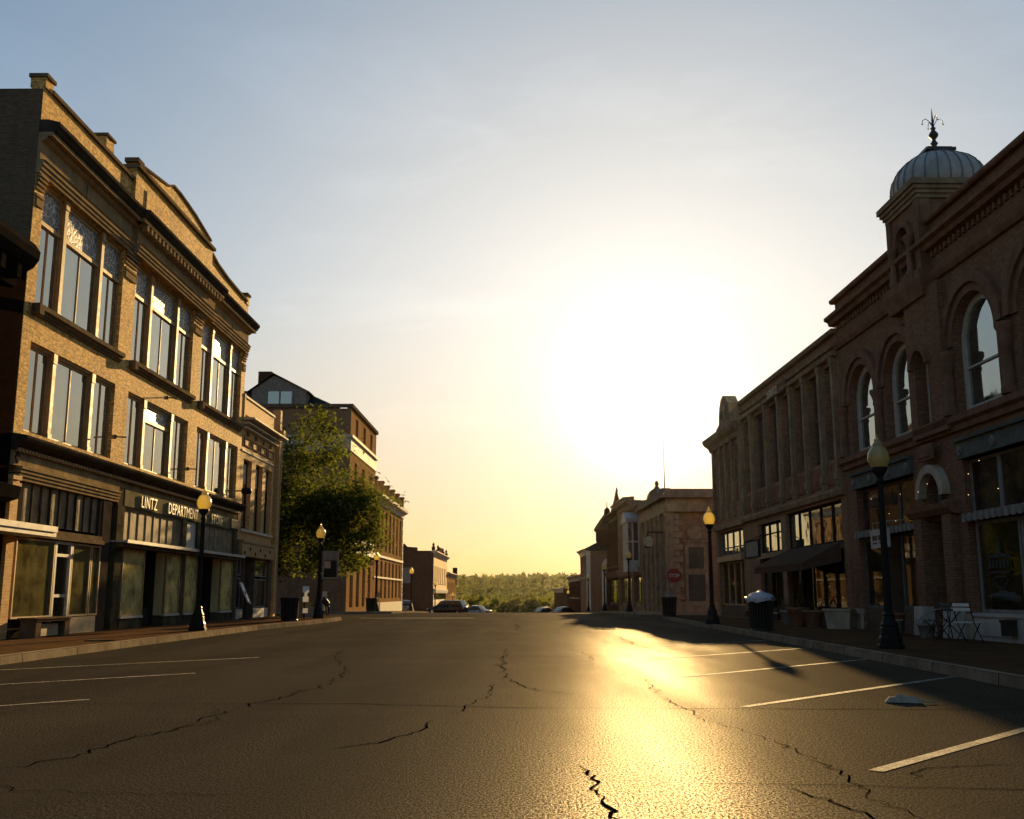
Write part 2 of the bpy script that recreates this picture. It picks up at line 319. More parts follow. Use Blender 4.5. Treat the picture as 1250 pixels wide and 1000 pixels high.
# ------------------------------------------------------------------ mesh helpers
class MB:
    def __init__(s): s.v = []; s.f = []; s.sm = []; s.cuts = []
    def cut(s): s.cuts.append((len(s.v), len(s.f)))                  # what follows becomes a mesh of its own
    def add(s, vs, fs, smooth=False):
        b = len(s.v); s.v += [tuple(p) for p in vs]
        for f in fs: s.f.append(tuple(b+i for i in f)); s.sm.append(smooth)
    def quad(s, a, b, c, d): s.add([a, b, c, d], [(0, 1, 2, 3)])
    def box(s, x0, x1, y0, y1, z0, z1):
        s.add([(x0,y0,z0),(x1,y0,z0),(x1,y1,z0),(x0,y1,z0),(x0,y0,z1),(x1,y0,z1),(x1,y1,z1),(x0,y1,z1)],
              [(0,3,2,1),(4,5,6,7),(0,1,5,4),(1,2,6,5),(2,3,7,6),(3,0,4,7)])
    def taper(s, x0, x1, y0, y1, z0, z1, k):
        "box whose top is inset by k on all sides (negative flares)"
        s.add([(x0,y0,z0),(x1,y0,z0),(x1,y1,z0),(x0,y1,z0),(x0+k,y0+k,z1),(x1-k,y0+k,z1),(x1-k,y1-k,z1),(x0+k,y1-k,z1)],
              [(0,3,2,1),(4,5,6,7),(0,1,5,4),(1,2,6,5),(2,3,7,6),(3,0,4,7)])
    def profile_x(s, x0, x1, prof):
        "moulding: closed (y,z) outline swept along x"
        n = len(prof)
        s.add([(x0, y, z) for y, z in prof]+[(x1, y, z) for y, z in prof],
              [tuple(range(n))[::-1], tuple(range(n, 2*n))]+[(i, (i+1) % n, n+(i+1) % n, n+i) for i in range(n)])
    def prism_y(s, poly, y0, y1):
        "closed (x,z) outline extruded along y"
        n = len(poly)
        s.add([(x, y0, z) for x, z in poly]+[(x, y1, z) for x, z in poly],
              [tuple(range(n)), tuple(range(n, 2*n))[::-1]]+[((i+1) % n, i, n+i, n+(i+1) % n) for i in range(n)])
    def lathe(s, prof, c=(0, 0, 0), n=16, smooth=True, a0=0):
        m = len(prof); vs = []
        for r, z in prof:
            for k in range(n):
                a = a0+2*pi*k/n; vs.append((c[0]+r*cos(a), c[1]+r*sin(a), c[2]+z))
        fs = [(i*n+k, i*n+(k+1) % n, (i+1)*n+(k+1) % n, (i+1)*n+k) for i in range(m-1) for k in range(n)]
        s.add(vs, fs, smooth); s.add(vs[:n], [tuple(range(n))[::-1]]); s.add(vs[-n:], [tuple(range(n))])
    def tube(s, path, rad_, n=8):
        import mathutils
        P = [mathutils.Vector(p) for p in path]; R = rad_ if isinstance(rad_, (list, tuple)) else [rad_]*len(P)
        vs = []
        for i, p in enumerate(P):
            t = (P[min(i+1, len(P)-1)]-P[max(i-1, 0)]).normalized()
            u = t.cross(mathutils.Vector((0, 0, 1)) if abs(t.z) < .9 else mathutils.Vector((1, 0, 0))).normalized(); w = t.cross(u)
            for k in range(n):
                a = 2*pi*k/n; vs.append(p+(u*cos(a)+w*sin(a))*R[i])
        fs = [(i*n+k, i*n+(k+1) % n, (i+1)*n+(k+1) % n, (i+1)*n+k) for i in range(len(P)-1) for k in range(n)]
        s.add(vs, fs, True); s.add(vs[:n], [tuple(range(n))[::-1]]); s.add(vs[-n:], [tuple(range(n))])
    def build(s, name, mat, parent=None, label=None):
        if s.cuts:
            c = [(0, 0)]+s.cuts+[(len(s.v), len(s.f))]; o = None
            for (v0, f0), (v1, f1) in zip(c[:-1], c[1:]):
                if f1 == f0: continue
                q = MB(); q.v = s.v[v0:v1]; q.f = [tuple(i-v0 for i in f) for f in s.f[f0:f1]]; q.sm = s.sm[f0:f1]; o = q.build(name, mat, parent, label)
            return o
        me = bpy.data.meshes.new(name); zb = 0
        r = parent
        while r is not None:
            if 'zb' in ZB.get(r.name, {}): zb = ZB[r.name]['zb']
            r = r.parent
        vs = [(x, y, z-zb) for x, y, z in s.v] if zb else s.v
        me.from_pydata(vs, [], s.f); me.update()
        if any(s.sm): me.polygons.foreach_set('use_smooth', s.sm)
        o = bpy.data.objects.new(name, me); C.objects.link(o)
        for m in (mat if isinstance(mat, (list, tuple)) else [mat]): me.materials.append(M[m] if isinstance(m, str) else m)
        if parent is not None: o.parent = parent
        if label: o['label'] = label
        return o
ZB = {}
def tag(o, label, cat, group=None):
    o['label'] = label; o['category'] = cat
    if group: o['group'] = group
    return o
def struct(o, kind='structure'): o['kind'] = kind; return o
def empty(name, loc, rz, label, cat, group=None, zb=None):
    o = bpy.data.objects.new(name, None); C.objects.link(o); o.location = loc; o.rotation_euler = (0, 0, rz); o.empty_display_size = .3
    tag(o, label, cat, group)
    if zb is not None: ZB[o.name] = {'zb': zb}
    return o
def dup(root, loc=None, rz=None, label=None):
    r = root.copy(); C.objects.link(r)
    if loc is not None: r.location = loc
    if rz is not None: r.rotation_euler = (0, 0, rz)
    if label: r['label'] = label
    for ch in list(root.children):
        c = ch.copy(); C.objects.link(c); c.parent = r
        for g in list(ch.children):
            d = g.copy(); C.objects.link(d); d.parent = c
    return r
def bx(name, mat, parent, *args, label=None):
    m = MB(); m.box(*args); return m.build(name, mat, parent, label)
def arc(xc, zc, r, n=12, a0=180, a1=0): return [(xc+r*cos(rad(a0+(a1-a0)*k/n)), zc+r*sin(rad(a0+(a1-a0)*k/n))) for k in range(n+1)]
def wall(m, x0, x1, z0, z1, holes, y=0., depth=.3, ends=True, top=True):
    "front wall panel with real openings; hole = (x0,x1,z0,z1[,True for a round head])"
    xs = sorted({x0, x1, *[h[0] for h in holes], *[h[1] for h in holes]}); zs = sorted({z0, z1, *[h[2] for h in holes], *[h[3] for h in holes]})
    for i in range(len(xs)-1):
        for j in range(len(zs)-1):
            xm, zm = (xs[i]+xs[i+1])/2, (zs[j]+zs[j+1])/2
            if any(h[0] < xm < h[1] and h[2] < zm < h[3] for h in holes): continue
            m.quad((xs[i], y, zs[j]), (xs[i+1], y, zs[j]), (xs[i+1], y, zs[j+1]), (xs[i], y, zs[j+1]))
    Y = y+depth
    for h in holes:
        a, b, c, d = h[:4]; arch = len(h) > 4 and h[4]
        zt = d-(b-a)/2 if arch else d
        m.quad((a, y, c), (a, Y, c), (a, Y, zt), (a, y, zt)); m.quad((b, Y, c), (b, y, c), (b, y, zt), (b, Y, zt))
        m.quad((a, Y, c), (a, y, c), (b, y, c), (b, Y, c))
        if arch:
            p = arc((a+b)/2, zt, (b-a)/2, 14)
            for q, w in zip(p[:-1], p[1:]):
                m.quad((q[0], y, q[1]), (w[0], y, w[1]), (w[0], y, d), (q[0], y, d))
                m.quad((q[0], Y, q[1]), (q[0], y, q[1]), (w[0], y, w[1]), (w[0], Y, w[1]))
        else: m.quad((a, y, d), (a, Y, d), (b, Y, d), (b, y, d))
    if ends:
        m.quad((x0, Y, z0), (x0, y, z0), (x0, y, z1), (x0, Y, z1)); m.quad((x1, y, z0), (x1, Y, z0), (x1, Y, z1), (x1, y, z1))
    if top: m.quad((x0, y, z1), (x1, y, z1), (x1, Y, z1), (x0, Y, z1))
    m.quad((x0, Y, z1), (x1, Y, z1), (x1, Y, z1-.5), (x0, Y, z1-.5))
def shell(root, W, D, z0, z1, side, roof='roof_tar', y0=.3, zroof=None, t=.3):
    "side walls, back wall and roof of a building (the front wall is its own mesh)"
    m = MB(); m.box(0, t, y0, D, z0, z1); m.box(W-t, W, y0, D, z0, z1); m.box(t, W-t, D-t, D, z0, z1)
    m.box(-.03, -.002, y0-.285, D, z0, z1-.02); m.box(W+.002, W+.03, y0-.285, D, z0, z1-.02); m.build('side_wall', side, root)
    zr_ = zroof if zroof else z1-.7
    bx('roof', roof, root, t, W-t, y0+.05, D-t, zr_-.2, zr_)
def text_mesh(s, size, depth, xscale=1.0, align='LEFT', space=1.0):
    cu = bpy.data.curves.new('lettering', 'FONT'); cu.body = s; cu.size = size; cu.extrude = depth; cu.align_x = align; cu.space_character = space; cu.resolution_u = 3
    ob = bpy.data.objects.new('lettering', cu); C.objects.link(ob)
    dg = bpy.context.evaluated_depsgraph_get(); dg.update()
    me = bpy.data.meshes.new_from_object(ob.evaluated_get(dg)); bpy.data.objects.remove(ob); bpy.data.curves.remove(cu)
    import mathutils
    me.transform(mathutils.Matrix.Diagonal((xscale, 1, 1, 1)))
    me.transform(mathutils.Matrix.Rotation(rad(90), 4, 'X'))          # stands in the x-z plane, facing -y
    return me
def lettering(name, s, size, depth, xscale, mat, parent, loc, align='LEFT', space=1.0):
    me = text_mesh(s, size, depth, xscale, align, space); me.materials.append(M[mat]); o = bpy.data.objects.new(name, me); C.objects.link(o)
    o.parent = parent; r = parent; zb = 0
    while r is not None:
        if r.name in ZB: zb = ZB[r.name]['zb']
        r = r.parent
    o.location = (loc[0], loc[1], loc[2]-zb); return o
def sash(parent, x0, x1, z0, z1, y, frame='frame_dark', glass='glass', fw=.06, rails=(), bars=(), arch=False, name='window', panetop=None, label=None, fd=.06):
    "one window: frame (the part) with its pane (the sub-part); y is the frame's outer face"
    m = MB(); r = (x1-x0)/2; zt = z1-r if arch else z1
    m.box(x0, x0+fw, y, y+fd, z0, zt); m.box(x1-fw, x1, y, y+fd, z0, zt); m.box(x0+fw, x1-fw, y, y+fd, z0, z0+fw)
    if arch:
        o, i = arc((x0+x1)/2, zt, r, 14), arc((x0+x1)/2, zt, r-fw, 14)
        m_ = list(zip(o, i))
        for (a, b), (c, d) in zip(m_[:-1], m_[1:]):
            m.quad((a[0], y, a[1]), (c[0], y, c[1]), (d[0], y, d[1]), (b[0], y, b[1]))
            m.quad((b[0], y, b[1]), (d[0], y, d[1]), (d[0], y+fd, d[1]), (b[0], y+fd, b[1]))
    else: m.box(x0+fw, x1-fw, y, y+fd, z1-fw, z1)
    for z in rails: m.box(x0+fw, x1-fw, y+.005, y+fd-.005, z-.025, z+.025)
    for x in bars: m.box(x-.02, x+.02, y+.008, y+fd-.008, z0+fw, zt-(0 if arch else fw))
    w = m.build(name, frame, parent, label); g = MB(); yy = y+fd*.6
    if arch:
        p = arc((x0+x1)/2, zt, r-fw/2, 14); g.add([(x0+fw/2, yy, z0+fw/2), (x1-fw/2, yy, z0+fw/2)]+[(a, yy, b) for a, b in p[::-1]], [tuple(range(2+len(p)))])
    else: g.quad((x0+fw/2, yy, z0+fw/2), (x1-fw/2, yy, z0+fw/2), (x1-fw/2, yy, z1-fw/2), (x0+fw/2, yy, z1-fw/2))
    g.build('pane', glass, w)
    return w
def room(m, x0, x1, y0, y1, z0, z1):
    "inward faces of a shop interior"
    m.quad((x0,y1,z0),(x1,y1,z0),(x1,y1,z1),(x0,y1,z1)); m.quad((x0,y0,z0),(x1,y0,z0),(x1,y1,z0),(x0,y1,z0))
    m.quad((x0,y0,z1),(x0,y1,z1),(x1,y1,z1),(x1,y0,z1)); m.quad((x0,y0,z0),(x0,y1,z0),(x0,y1,z1),(x0,y0,z1)); m.quad((x1,y1,z0),(x1,y0,z0),(x1,y0,z1),(x1,y1,z1))
# ------------------------------------------------------------------ street frame
LX, LA = -12.6, math.atan(.01187)      # left building line: x at y=0, and its turn from +Y
RX, RA = 11.6, math.atan(-.0182)       # right building line
def zr(y):                              # the road falls away over a crest
    if y < 50: return 0.
    if y < 150: return -.000208*(y-50)**2
    if y < 420: return -2.08-.0416*(y-150)
    return -13.3-.02*min(y-420, 250)
def left(name, s0, label, cat='building', zb=.15, dx=0.):
    return empty(name, (LX+dx+sin(LA)*s0, cos(LA)*s0, zb), pi/2-LA, label, cat, zb=zb)
def right(name, s1, label, cat='building', zb=.15, dx=0.):
    return empty(name, (RX+dx+sin(RA)*s1, cos(RA)*s1, zb), -pi/2-RA, label, cat, zb=zb)
# ------------------------------------------------------------------ ground, road, pavements
def build_ground():
    ys = list(range(-60, 430, 10))+list(range(430, 1300, 40))+[1400, 1800, 2600, 4000, 6000, 8000]; xs = [-7000, -3000, -1200, -500, -250]+list(range(-150, 151, 15))+[250, 500, 1200, 3000, 7000]
    def h(x, y):
        z = zr(y)-.35
        if y > 560: z += 31*(1-math.exp(-((y-560)/420)**2))+4*sin(x*.011+y*.006)*min(1, (y-560)/300)
        if y < 430 and abs(x) > 70: z -= .3
        return z
    m = MB(); n = len(xs); m.add([(x, y, h(x, y)) for y in ys for x in xs], [(j*n+i, j*n+i+1, (j+1)*n+i+1, (j+1)*n+i) for j in range(len(ys)-1) for i in range(n-1)], True)
    struct(m.build('ground', 'soil'))
    return h
ground_h = build_ground()
def strip(m, x0, x1, ys, dz, f=zr):
    vs = []
    for y in ys:
        a = x0(y) if callable(x0) else x0; b = x1(y) if callable(x1) else x1
        vs += [(a, y, f(y)+dz), (b, y, f(y)+dz)]
    m.add(vs, [(2*i, 2*i+1, 2*i+3, 2*i+2) for i in range(len(ys)-1)], True)
YS = [-40, 0, 40, 50]+list(range(54, 150, 3))+list(range(150, 425, 25))
m = MB(); strip(m, -70, 70, YS, 0); struct(m.build('road', 'asphalt'))
def slab(outline, name, mat, h=.15, kerb=None, kw=.16):
    "a pavement: top face, kerb stones along the roadside edge; outline runs along the road edge first (n points), then back"
    road, back = outline
    m = MB(); vs = [(x, y, zr(y)+h) for x, y in road]+[(x, y, zr(y)+h) for x, y in back]
    k = len(road); m.add(vs, [(i, i+1, k+i+1, k+i) for i in range(k-1)]); struct(m.build(name, mat))
    m = MB(); import mathutils
    P = [mathutils.Vector((x, y)) for x, y in road]; Q = [mathutils.Vector((x, y)) for x, y in back]
    sgn = 1
    vs = []
    for i, p in enumerate(P):
        d = (P[min(i+1, k-1)]-P[max(i-1, 0)]).normalized(); nrm = mathutils.Vector((-d.y, d.x))
        if (Q[i]-p).dot(nrm) < 0: nrm = -nrm
        q = p+nrm*kw; b = p-nrm*.02; z = zr(p.y)
        vs += [(b.x, b.y, z-.05), (p.x, p.y, z+h-.015), (p.x+nrm.x*.02, p.y+nrm.y*.02, z+h+.006), (q.x, q.y, z+h+.006), (q.x, q.y, z+h-.05)]
    m.add(vs, [(5*i+j, 5*i+j+1, 5*i+5+j+1, 5*i+5+j) for i in range(k-1) for j in range(4)])
    struct(m.build('kerb', 'kerb'))
def corner(xc, yc, r, a0, a1, n=6): return [(xc+r*cos(rad(a0+(a1-a0)*i/n)), yc+r*sin(rad(a0+(a1-a0)*i/n))) for i in range(n+1)]
def sidewalk(road, bx_): slab((road, [(bx_(y) if callable(bx_) else bx_, y) if abs(x) < 13 else (x, y-3.) for x, y in road]), 'sidewalk', 'pavers')
nearL = [(-8.9, -40), (-8.9, 0), (-8.95, 15), (-8.95, 25), (-8.85, 36), (-8.35, 42), (-8.15, 47)]+corner(-9.75, 49.4, 1.6, 0, 90)
road_l = nearL+[(-13, 51.3), (-30, 51.3), (-70, 51.3)]
slab((road_l, [(-13.5, y) for x, y in nearL]+[(-13.2, 45), (-30, 45), (-70, 45)]), 'sidewalk', 'pavers')
nearR = [(6.0, -40), (6.35, 0), (6.63, 13.6), (6.9, 24), (7.2, 36), (7.45, 48)]+corner(8.9, 51.5, 1.4, 180, 90)
slab((nearR+[(12, 53.1), (30, 53.1), (70, 53.1)], [(13.5, y) for x, y in nearR]+[(13.2, 46), (30, 46), (70, 46)]), 'sidewalk', 'pavers')
farL = [(-70, 72), (-30, 72), (-12, 72)]+corner(-9.9, 73.4, 1.4, 270, 360)+[(-8.5, y) for y in range(78, 106, 4)]+corner(-9.9, 106, 1.4, 0, 90)+[(-30, 107.4), (-70, 107.4)]
slab((farL, [(-70, 80), (-30, 80), (-12.9, 80)]+[(-12.9, y) for x, y in farL[3:-2]]+[(-30, 100), (-70, 100)]), 'sidewalk', 'concrete')
farR = [(70, 66), (30, 66), (12, 66)]+corner(9.1, 67.4, 1.4, 270, 180)+[(7.7, y) for y in range(72, 106, 4)]+corner(9.1, 106, 1.4, 180, 90)+[(30, 107.4), (70, 107.4)]
slab((farR, [(70, 74), (30, 74), (13, 74)]+[(13, y) for x, y in farR[3:-2]]+[(30, 100), (70, 100)]), 'sidewalk', 'concrete')
for sx, x0 in ((-1, -8.6), (1, 7.9)):
    pts = [(sx*70, 128), (sx*30, 128), (x0+sx*1.4, 128)]+[(x0, 129.5)]+[(x0, y) for y in range(134, 260, 12)]
    slab((pts, [(sx*70, 134), (sx*30, 134), (x0+sx*5, 134)]+[(x0+sx*5, y) for x, y in pts[3:]]), 'sidewalk', 'concrete')
# painted stall lines
m = MB()
def line(m, x0, y0, x1, y1, w=.11, z=.005):
    d = math.hypot(x1-x0, y1-y0); nx, ny = -(y1-y0)/d*w/2, (x1-x0)/d*w/2; n = 4
    for i in range(n):
        a, b = i/n, (i+1)/n; P = [(x0+(x1-x0)*t, y0+(y1-y0)*t) for t in (a, b)]
        m.add([(P[0][0]+nx, P[0][1]+ny, zr(P[0][1])+z), (P[0][0]-nx, P[0][1]-ny, zr(P[0][1])+z), (P[1][0]-nx, P[1][1]-ny, zr(P[1][1])+z), (P[1][0]+nx, P[1][1]+ny, zr(P[1][1])+z)], [(0, 1, 2, 3)])
for k in range(-3, 5):
    y0 = 7.4+4.1*k
    if y0 > 46: break
    line(m, 2.53, y0, 6.55+.016*y0, y0+4.3)
for k in (0, 1, 2):
    y0 = 12.3+4.05*k; line(m, -4.95, y0, -8.85, y0-3.9, .08)
line(m, -8, 54.0, -2.0, 54.6, .3)
struct(m.build('parking_lines', 'paint'))
# cracks and tarred joints
def crack_strip(m, pts, w0=.012, w1=.03, jit=.05, seg=.12, z=.0045):
    P = []
    for (a, b), (c, d) in zip(pts[:-1], pts[1:]):
        n = max(2, int(math.hypot(c-a, d-b)/seg))
        for i in range(n):
            t = i/n; P.append((a+(c-a)*t+random.gauss(0, jit), b+(d-b)*t+random.gauss(0, jit)))
    P.append(pts[-1]); vs = []; W = w0
    for i, p in enumerate(P):
        q0, q1 = P[max(0, i-1)], P[min(len(P)-1, i+1)]; d = max(1e-4, math.hypot(q1[0]-q0[0], q1[1]-q0[1])); nx, ny = -(q1[1]-q0[1])/d, (q1[0]-q0[0])/d
        W = min(w1, max(w0, W+random.gauss(0, (w1-w0)*.35))); e = min(1, (i+.2)/3, (len(P)-i-.8)/3)
        for sg in (1, -1): vs.append((p[0]+sg*nx*W*e/2, p[1]+sg*ny*W*e/2, zr(p[1])+z))
    m.add(vs, [(2*i, 2*i+1, 2*i+3, 2*i+2) for i in range(len(P)-1)])
m = MB()
crack_strip(m, [(-8.8, 12.2), (-5.7, 11.8), (-1.8, 11.85), (.1, 11.4), (3, 11.3), (6.6, 11.2)], 0.0117, 0.0230, .012, .2)
crack_strip(m, [(1.0, 6.95), (1.9, 6.88), (3.2, 6.72), (5.2, 6.5)], 0.0105, 0.0202, .012, .15)
crack_strip(m, [(-7, 20.6), (-2.4, 20.4), (2, 20.6), (6.8, 20.3)], 0.0117, 0.0287, .02, .3)
crack_strip(m, [(-8.5, 33.5), (0, 33.3), (7, 33.6)], 0.0177, 0.0403, .03, .4)
crack_strip(m, [(.47, 7.7), (.50, 7.35), (.58, 7.0), (.52, 6.75), (.54, 6.4), (.56, 6.0), (.62, 5.6), (.60, 4.6)], 0.0105, 0.0318, .018, .07)
crack_strip(m, [(-.80, 10.4), (-.78, 9.7), (-.9, 9.35), (-1.1, 8.75), (-1.5, 8.45)], 0.0084, 0.0230, .02, .09)
crack_strip(m, [(-.25, 14.6), (-.3, 12.7), (-.5, 11.7), (-.55, 10.8)], 0.0084, 0.0202, .03, .12)
crack_strip(m, [(-.1, 24), (-.2, 19), (-.1, 15.5), (.3, 13.5), (1.0, 12.6)], 0.0117, 0.0287, .05, .2)
crack_strip(m, [(-3.9, 24), (-3.4, 20), (-2.6, 16.5), (-2.5, 14.2), (-2.9, 11.8), (-3.1, 9.6), (-3.5, 8.2)], 0.0070, 0.0185, .05, .14)
crack_strip(m, [(-3.2, 11.6), (-2.9, 10.2), (-3.3, 9.0), (-3.35, 8.0), (-3.7, 7.4)], 0.0070, 0.0173, .04, .12)
crack_strip(m, [(-5.2, 7.3), (-3.6, 7.2), (-3.1, 6.7), (-2.2, 6.55), (-1.6, 6.6)], 0.0070, 0.0173, .03, .1)
crack_strip(m, [(1.8, 12.8), (1.9, 10.3), (2.2, 8.8), (2.3, 7.2), (2.15, 6.4), (2.4, 5.4)], 0.0059, 0.0144, .03, .1)
crack_strip(m, [(1.75, 6.9), (1.85, 6.4), (2.0, 5.7), (2.4, 5.3)], 0.0070, 0.0173, .03, .1)
crack_strip(m, [(2.75, 7.0), (2.72, 7.3), (2.95, 7.55), (3.7, 7.7)], 0.0117, 0.0260, .02, .08)
crack_strip(m, [(1.2, 24), (1.6, 21), (1.4, 18), (1.9, 15), (1.8, 12.9)], 0.0070, 0.0173, .05, .15)
crack_strip(m, [(3.2, 31), (3.0, 26), (3.3, 22)], 0.0117, 0.0287, .05, .2)
crack_strip(m, [(.1, 44), (.3, 40), (.2, 36), (.6, 34)], 0.0177, 0.0460, .08, .3)
struct(m.build('road_cracks', 'crack'))
m = MB()
for cx, cy in ((2.6, 43.8), (3.3, 37.0)):
    m.lathe([(.42, .0), (.42, .006), (.0, .008)], (cx, cy, zr(cy)+.003), 20, False)
struct(m.build('manhole_covers', 'trim_dark'))
# ------------------------------------------------------------------ department store (buff brick, three storeys)
def department_store():
    R = left('department_store', 24.75, 'three storey buff brick department store with tall triple windows and a gabled parapet')
    X = lambda s: s-24.75
    W, D = 20.15, 26
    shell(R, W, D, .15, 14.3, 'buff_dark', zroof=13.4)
    bays = [(X(25.25), X(30.7)), (X(31.75), X(37.6)), (X(38.65), X(44.3))]
    m = MB(); wall(m, 0, W, 5.1, 13.2, [(a, b, z0, z1) for a, b in bays for z0, z1 in ((5.28, 7.6), (8.58, 11.95))], depth=.32); m.build('wall', 'buff', R)
    for bi, (a, b) in enumerate(bays):
        w = b-a; u = [a, a+.262*w-.09, a+.262*w+.09, b-.285*w-.09, b-.285*w+.09, b]
        for fl, (z0, z1) in enumerate(((5.28, 7.6), (8.58, 11.95))):
            m = MB()
            for k in (1, 3):
                m.cut(); m.box(u[k], u[k+1], .02, .21, z0, z1); m.box(u[k]-.02, u[k+1]+.02, .0, .05, z1-.28, z1-.02); m.box(u[k]-.02, u[k+1]+.02, .0, .06, z0, z0+.14)
            m.cut(); m.box(a, b, .06, .21, z1-.07, z1); m.build('mullion', 'frame_tan', R)
            for k in (0, 2, 4):
                x0, x1 = u[k], u[k+1]; zt = 10.85 if fl else (6.95 if (bi == 1 and k == 2) else None)
                if zt:
                    f = sash(R, x0, x1, z0, zt, .12, 'frame_tan', 'glass_green', .07, (), ((x0+x1)/2,))
                    t = MB(); t.box(x0, x1, .08, .18, zt-.05, zt+.06); t.box(x0, x0+.07, .12, .18, zt, z1-.07); t.box(x1-.07, x1, .12, .18, zt, z1-.07); t.box(x0, x1, .12, .18, z1-.17, z1-.07)
                    tw = t.build('transom_window', 'frame_tan', R); g = MB(); g.quad((x0+.05, .15, zt+.05), (x1-.05, .15, zt+.05), (x1-.05, .15, z1-.15), (x0+.05, .15, z1-.15)); g.build('pane', 'glass_fancy', tw)
                else: sash(R, x0, x1, z0, z1-.07, .12, 'frame_tan', 'glass_green', .07, (), ((x0+x1)/2,))
        m = MB(); m.profile_x(a-.12, b+.12, [(.1, 8.58), (-.2, 8.58), (-.2, 8.46), (-.12, 8.44), (-.12, 8.38), (-.06, 8.36), (-.06, 8.30), (0.1, 8.28)]); m.box(a-.12, a+.12, -.22, .0, 8.3, 8.56); m.build('sill', 'trim_sill', R)
    # pier capitals
    m = MB()
    for a, b in ((0.02, X(25.25)-.03), (X(30.7)+.03, X(31.75)-.03), (X(37.6)+.03, X(38.65)-.03), (X(44.3)+.03, W-.03)):
        for i, (z, p) in enumerate(((11.35, .05), (11.55, .04), (11.66, .07), (11.78, .10), (11.88, .13))): m.box(a, b, -p, .05, z, z+.07)
        m.box(a+.05, b-.05, -.05, .04, 11.1, 11.3); m.cut()
    m.build('capital', 'trim_tan', R)
    # entablature: end bays and the projecting centre bay
    m = MB(); k = MB(); dn = MB(); cb = (X(31.1), X(39.4))
    for x0, x1, o in ((-.02, cb[0], 0), (cb[0], cb[1], .14), (cb[1], W+.02, 0)):
        m.profile_x(x0, x1, [(.02, 11.95), (-.10-o, 11.95), (-.10-o, 12.05), (-.14-o, 12.06), (-.14-o, 12.16), (-.18-o, 12.17), (-.18-o, 12.27), (-.22-o, 12.30), (-.07-o, 12.33), (-.07-o, 12.82), (-.16-o, 12.86), (-.22-o, 12.92), (-.22-o, 12.96), (.02, 12.96)])
        xa, xb = x0-(.2 if o else 0), x1+(.2 if o or x1 > 15 else 0)
        m.profile_x(xa, xb, [(.02, 12.962), (-.36-o, 12.962), (-.36-o, 13.07), (.02, 13.07)])
        k.profile_x(xa, xb, [(.02, 13.072), (-.38-o, 13.072), (-.42-o, 13.10), (-.46-o, 13.18), (-.52-o, 13.24), (-.52-o, 13.34), (-.2, 13.42), (.02, 13.42)])
        if o:
            x = x0+.08
            while x < x1-.15: dn.box(x, x+.16, -.34-o, -.16-o, 12.76, 12.96); dn.cut(); x += .36
    m.build('frieze', 'trim_tan', R); k.build('cornice', 'trim_dark', R); dn.build('dentil', 'trim_tan', R)
    m = MB()
    for x in (2.8, 8.9, 14.3, 17.6): m.cut(); m.box(x, x+.02, -.09, -.05, 12.34, 12.80)
    m.build('frieze_joint', 'trim_brown', R)
    # parapet
    m = MB(); c = MB(); ax, bx1 = X(30.9), X(39.0)
    m.box(0, ax, 0, .32, 13.32, 14.35); m.box(ax, bx1, -.12, .32, 13.32, 14.78); m.box(ax+.9, bx1-.9, -.15, -.1, 13.7, 14.35)
    m.prism_y([(bx1, 13.32), (W, 13.32), (W, 14.28), (X(43.7), 14.30), (X(41.5), 14.38), (X(40.0), 14.52), (X(39.4), 14.66), (bx1, 14.72)], 0, .32)
    m.prism_y([(ax+.1, 14.9), (bx1-.1, 14.9), (bx1-.15, 15.14), (X(36.9), 15.46), (X(35.2), 15.60), (X(34.4), 15.60), (X(33.9), 15.38), (X(31.6), 15.08), (ax+.1, 15.0)], -.04, .26)
    m.box(0, .42, -.05, .36, 14.35, 14.62); m.box(X(28.7), X(29.25), -.03, .34, 14.4, 14.85)
    m.box(W-.45, W, -.04, .36, 14.2, 14.6); m.build('parapet', 'buff', R)
    c.box(.42, ax, -.08, .38, 14.35, 14.46); c.box(ax-.05, bx1+.05, -.24, .36, 14.78, 14.9); c.box(-.04, .48, -.1, .4, 14.62, 14.72); c.box(ax-.02, ax+.5, -.16, .3, 15.0, 15.14)
    c.box(X(28.65), X(29.3), -.08, .38, 14.85, 14.93); c.box(W-.5, W+.05, -.1, .4, 14.6, 14.7)
    P = [(bx1, 14.72), (X(39.4), 14.66), (X(40.0), 14.52), (X(41.5), 14.38), (X(43.7), 14.30), (W-.4, 14.28)]
    c.prism_y(P+[(x, z+.1) for x, z in P[::-1]], -.09, .38)
    P = [(bx1-.1, 15.14), (X(36.9), 15.46), (X(35.2), 15.60), (X(34.4), 15.60), (X(33.9), 15.38), (X(31.6), 15.08), (ax+.5, 15.0)]
    c.prism_y(P+[(x, z+.08) for x, z in P[::-1]], -.1, .32); c.build('coping', 'trim_sill', R)
    # first-floor cornice over the shopfronts
    m = MB(); m.profile_x(-.03, W+.03, [(.1, 4.72), (-.1, 4.72), (-.12, 4.80), (-.2, 4.86), (-.34, 4.95), (-.38, 5.02), (-.38, 5.08), (-.05, 5.14), (.1, 5.14)]); m.build('shopfront_cornice', 'trim_dark', R)
    m = MB(); x = .05
    while x < W-.1: m.box(x, x+.09, -.17, -.08, 4.70, 4.78); x += .17
    m.box(0, W, -.09, -.08, 4.70, 4.78)
    m.build('egg_moulding', 'frame_tan', R)
    m = MB(); m.box(0, X(31.45), -.05, .3, 4.36, 4.72)
    for z, p in ((4.02, .07), (4.11, .10), (4.2, .13), (4.29, .16)): m.box(.3, X(31.4), -p, .3, z, z+.07)
    m.box(X(31.45), W, .02, .3, 4.50, 4.72); m.build('shopfront_frieze', 'trim_shop', R)
    m = MB(); m.box(0, .38, -.08, .3, .15, 4.0); m.box(-.02, .42, -.12, .3, 4.0, 4.1); m.box(-.02, .42, -.12, .3, 3.85, 3.93); m.build('pilaster', 'tan', R)
